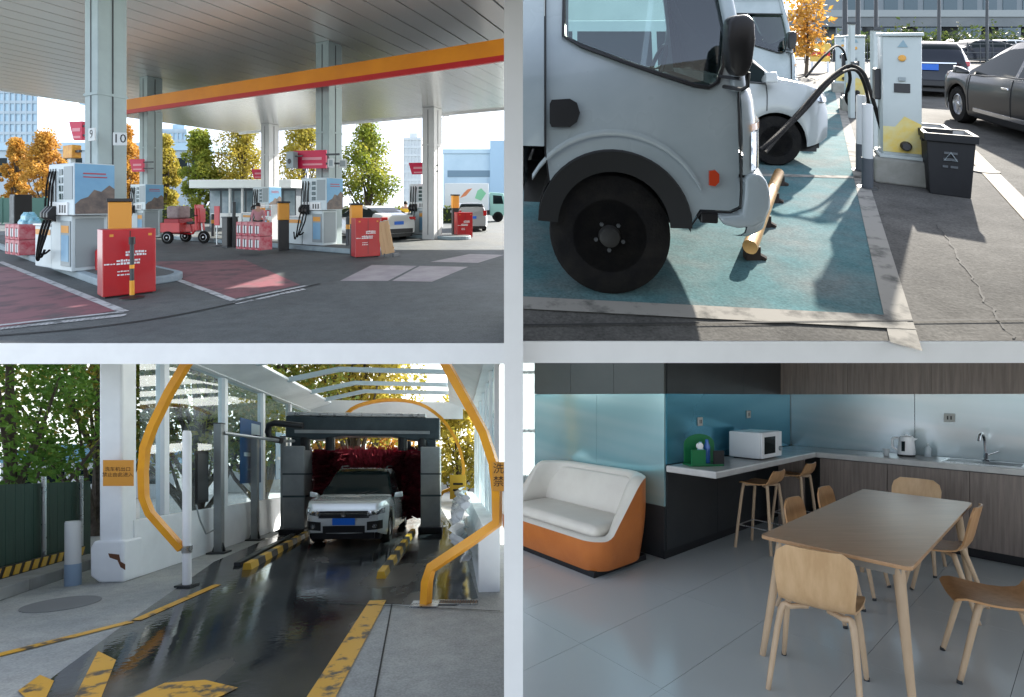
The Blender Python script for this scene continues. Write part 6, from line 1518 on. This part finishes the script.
t.part("bottle", MB().lathe([(.03,.02),(.032,.03),(.032,.15),(.014,.2),(.014,.23)],14,(-.03,-.02,0)), mat("pale_blue_bottle",(0.3,0.5,0.62),.2), smooth=40); t.part("bottle", MB().lathe([(.03,.02),(.03,.18),(.016,.22),(.016,.25)],14,(.05,-.0,0)), mat("blue_bottle",(0.03,0.12,0.4),.25), smooth=40); t.part("card", MB().box(.06,.17,-.1,-.09,.02,.15), BLACK); t.part("knob", MB().lathe([(.001,-.03),(.03,-.025),(.03,0)],14,(-.09,-.1,.2),'y'), MWW)
t = Thing(BR, "kettle", "white electric kettle on the right worktop", "kettle", kb(2.72, -1.3, .925), KY + R(-90))
t.part("base", MB().lathe([(.08,0),(.08,.02)],24), BLACK, smooth=40); t.part("jug", MB().lathe([(.075,.02),(.078,.05),(.066,.2),(.062,.215)],28), MWW, smooth=50); t.part("lid", MB().lathe([(.06,.215),(.05,.228),(.012,.23),(.012,.245),(.001,.246)],20), MWW, smooth=50)
t.part("handle", MB().tube(spline([(-.062,0,.2),(-.12,0,.19),(-.125,0,.1),(-.075,0,.06)],5), .012, 8), MWW, smooth=50); t.part("spout", MB().prism([(.055,.17),(.095,.2),(.055,.21)],'y',-.02,.02), MWW); t.part("level_window", MB().box(-.028,.002,-.082,-.066,.06,.17), CARGLASS)
t = Thing(BR, "cup", "small glass cup left of the kettle", "cup", kb(2.62, -1.14, .925), 0, single=True); t.part("cup", MB().lathe([(.025,0),(.032,.075),(.029,.075),(.022,.006)],16), mat("cup_grey",(0.5,0.52,0.53),.2), smooth=40)
t = Thing(BR, "tap", "chrome arched tap over the sink", "tap", kb(2.82, -1.92, .925), KY)
t.part("base", MB().lathe([(.03,0),(.03,.02),(.018,.03),(.018,.09)],18), CHROME, smooth=40); t.part("spout", MB().tube(spline([(0,0,.08),(0,.01,.22),(-.04,.02,.28),(-.11,.03,.28),(-.15,.035,.22)],6), .013, 10), CHROME, smooth=60); t.part("lever", MB().tube([(0,-.02,.07),(.01,-.09,.11)], .008, 8), CHROME, smooth=50)
t = Thing(BR, "sink", "steel sink rim set in the worktop under the tap", "sink", kb(2.66, -1.85, .925), KY)
t.part("rim", MB().box(-.2,.18,-.36,-.34,.0,.006).box(-.2,.18,.2,.22,.0,.006).box(-.2,-.18,-.34,.2,.0,.006).box(.16,.18,-.34,.2,.0,.006), STEEL); t.part("bowl", MB().box(-.178,.158,-.338,.198,.001,.003), DARKMET)
t = Thing(BR, "soap_bottle", "little dish brush holder beside the kettle", "bottle", kb(2.85, -1.46, .925), 0); t.part("bottle", MB().lathe([(.03,0),(.03,.09),(.012,.12)],14), mat("clear_grey",(0.45,0.5,0.52),.2), smooth=40); t.part("pump", MB().cyl((0,0,.12),(0,0,.15),.006,n=8), STEEL)
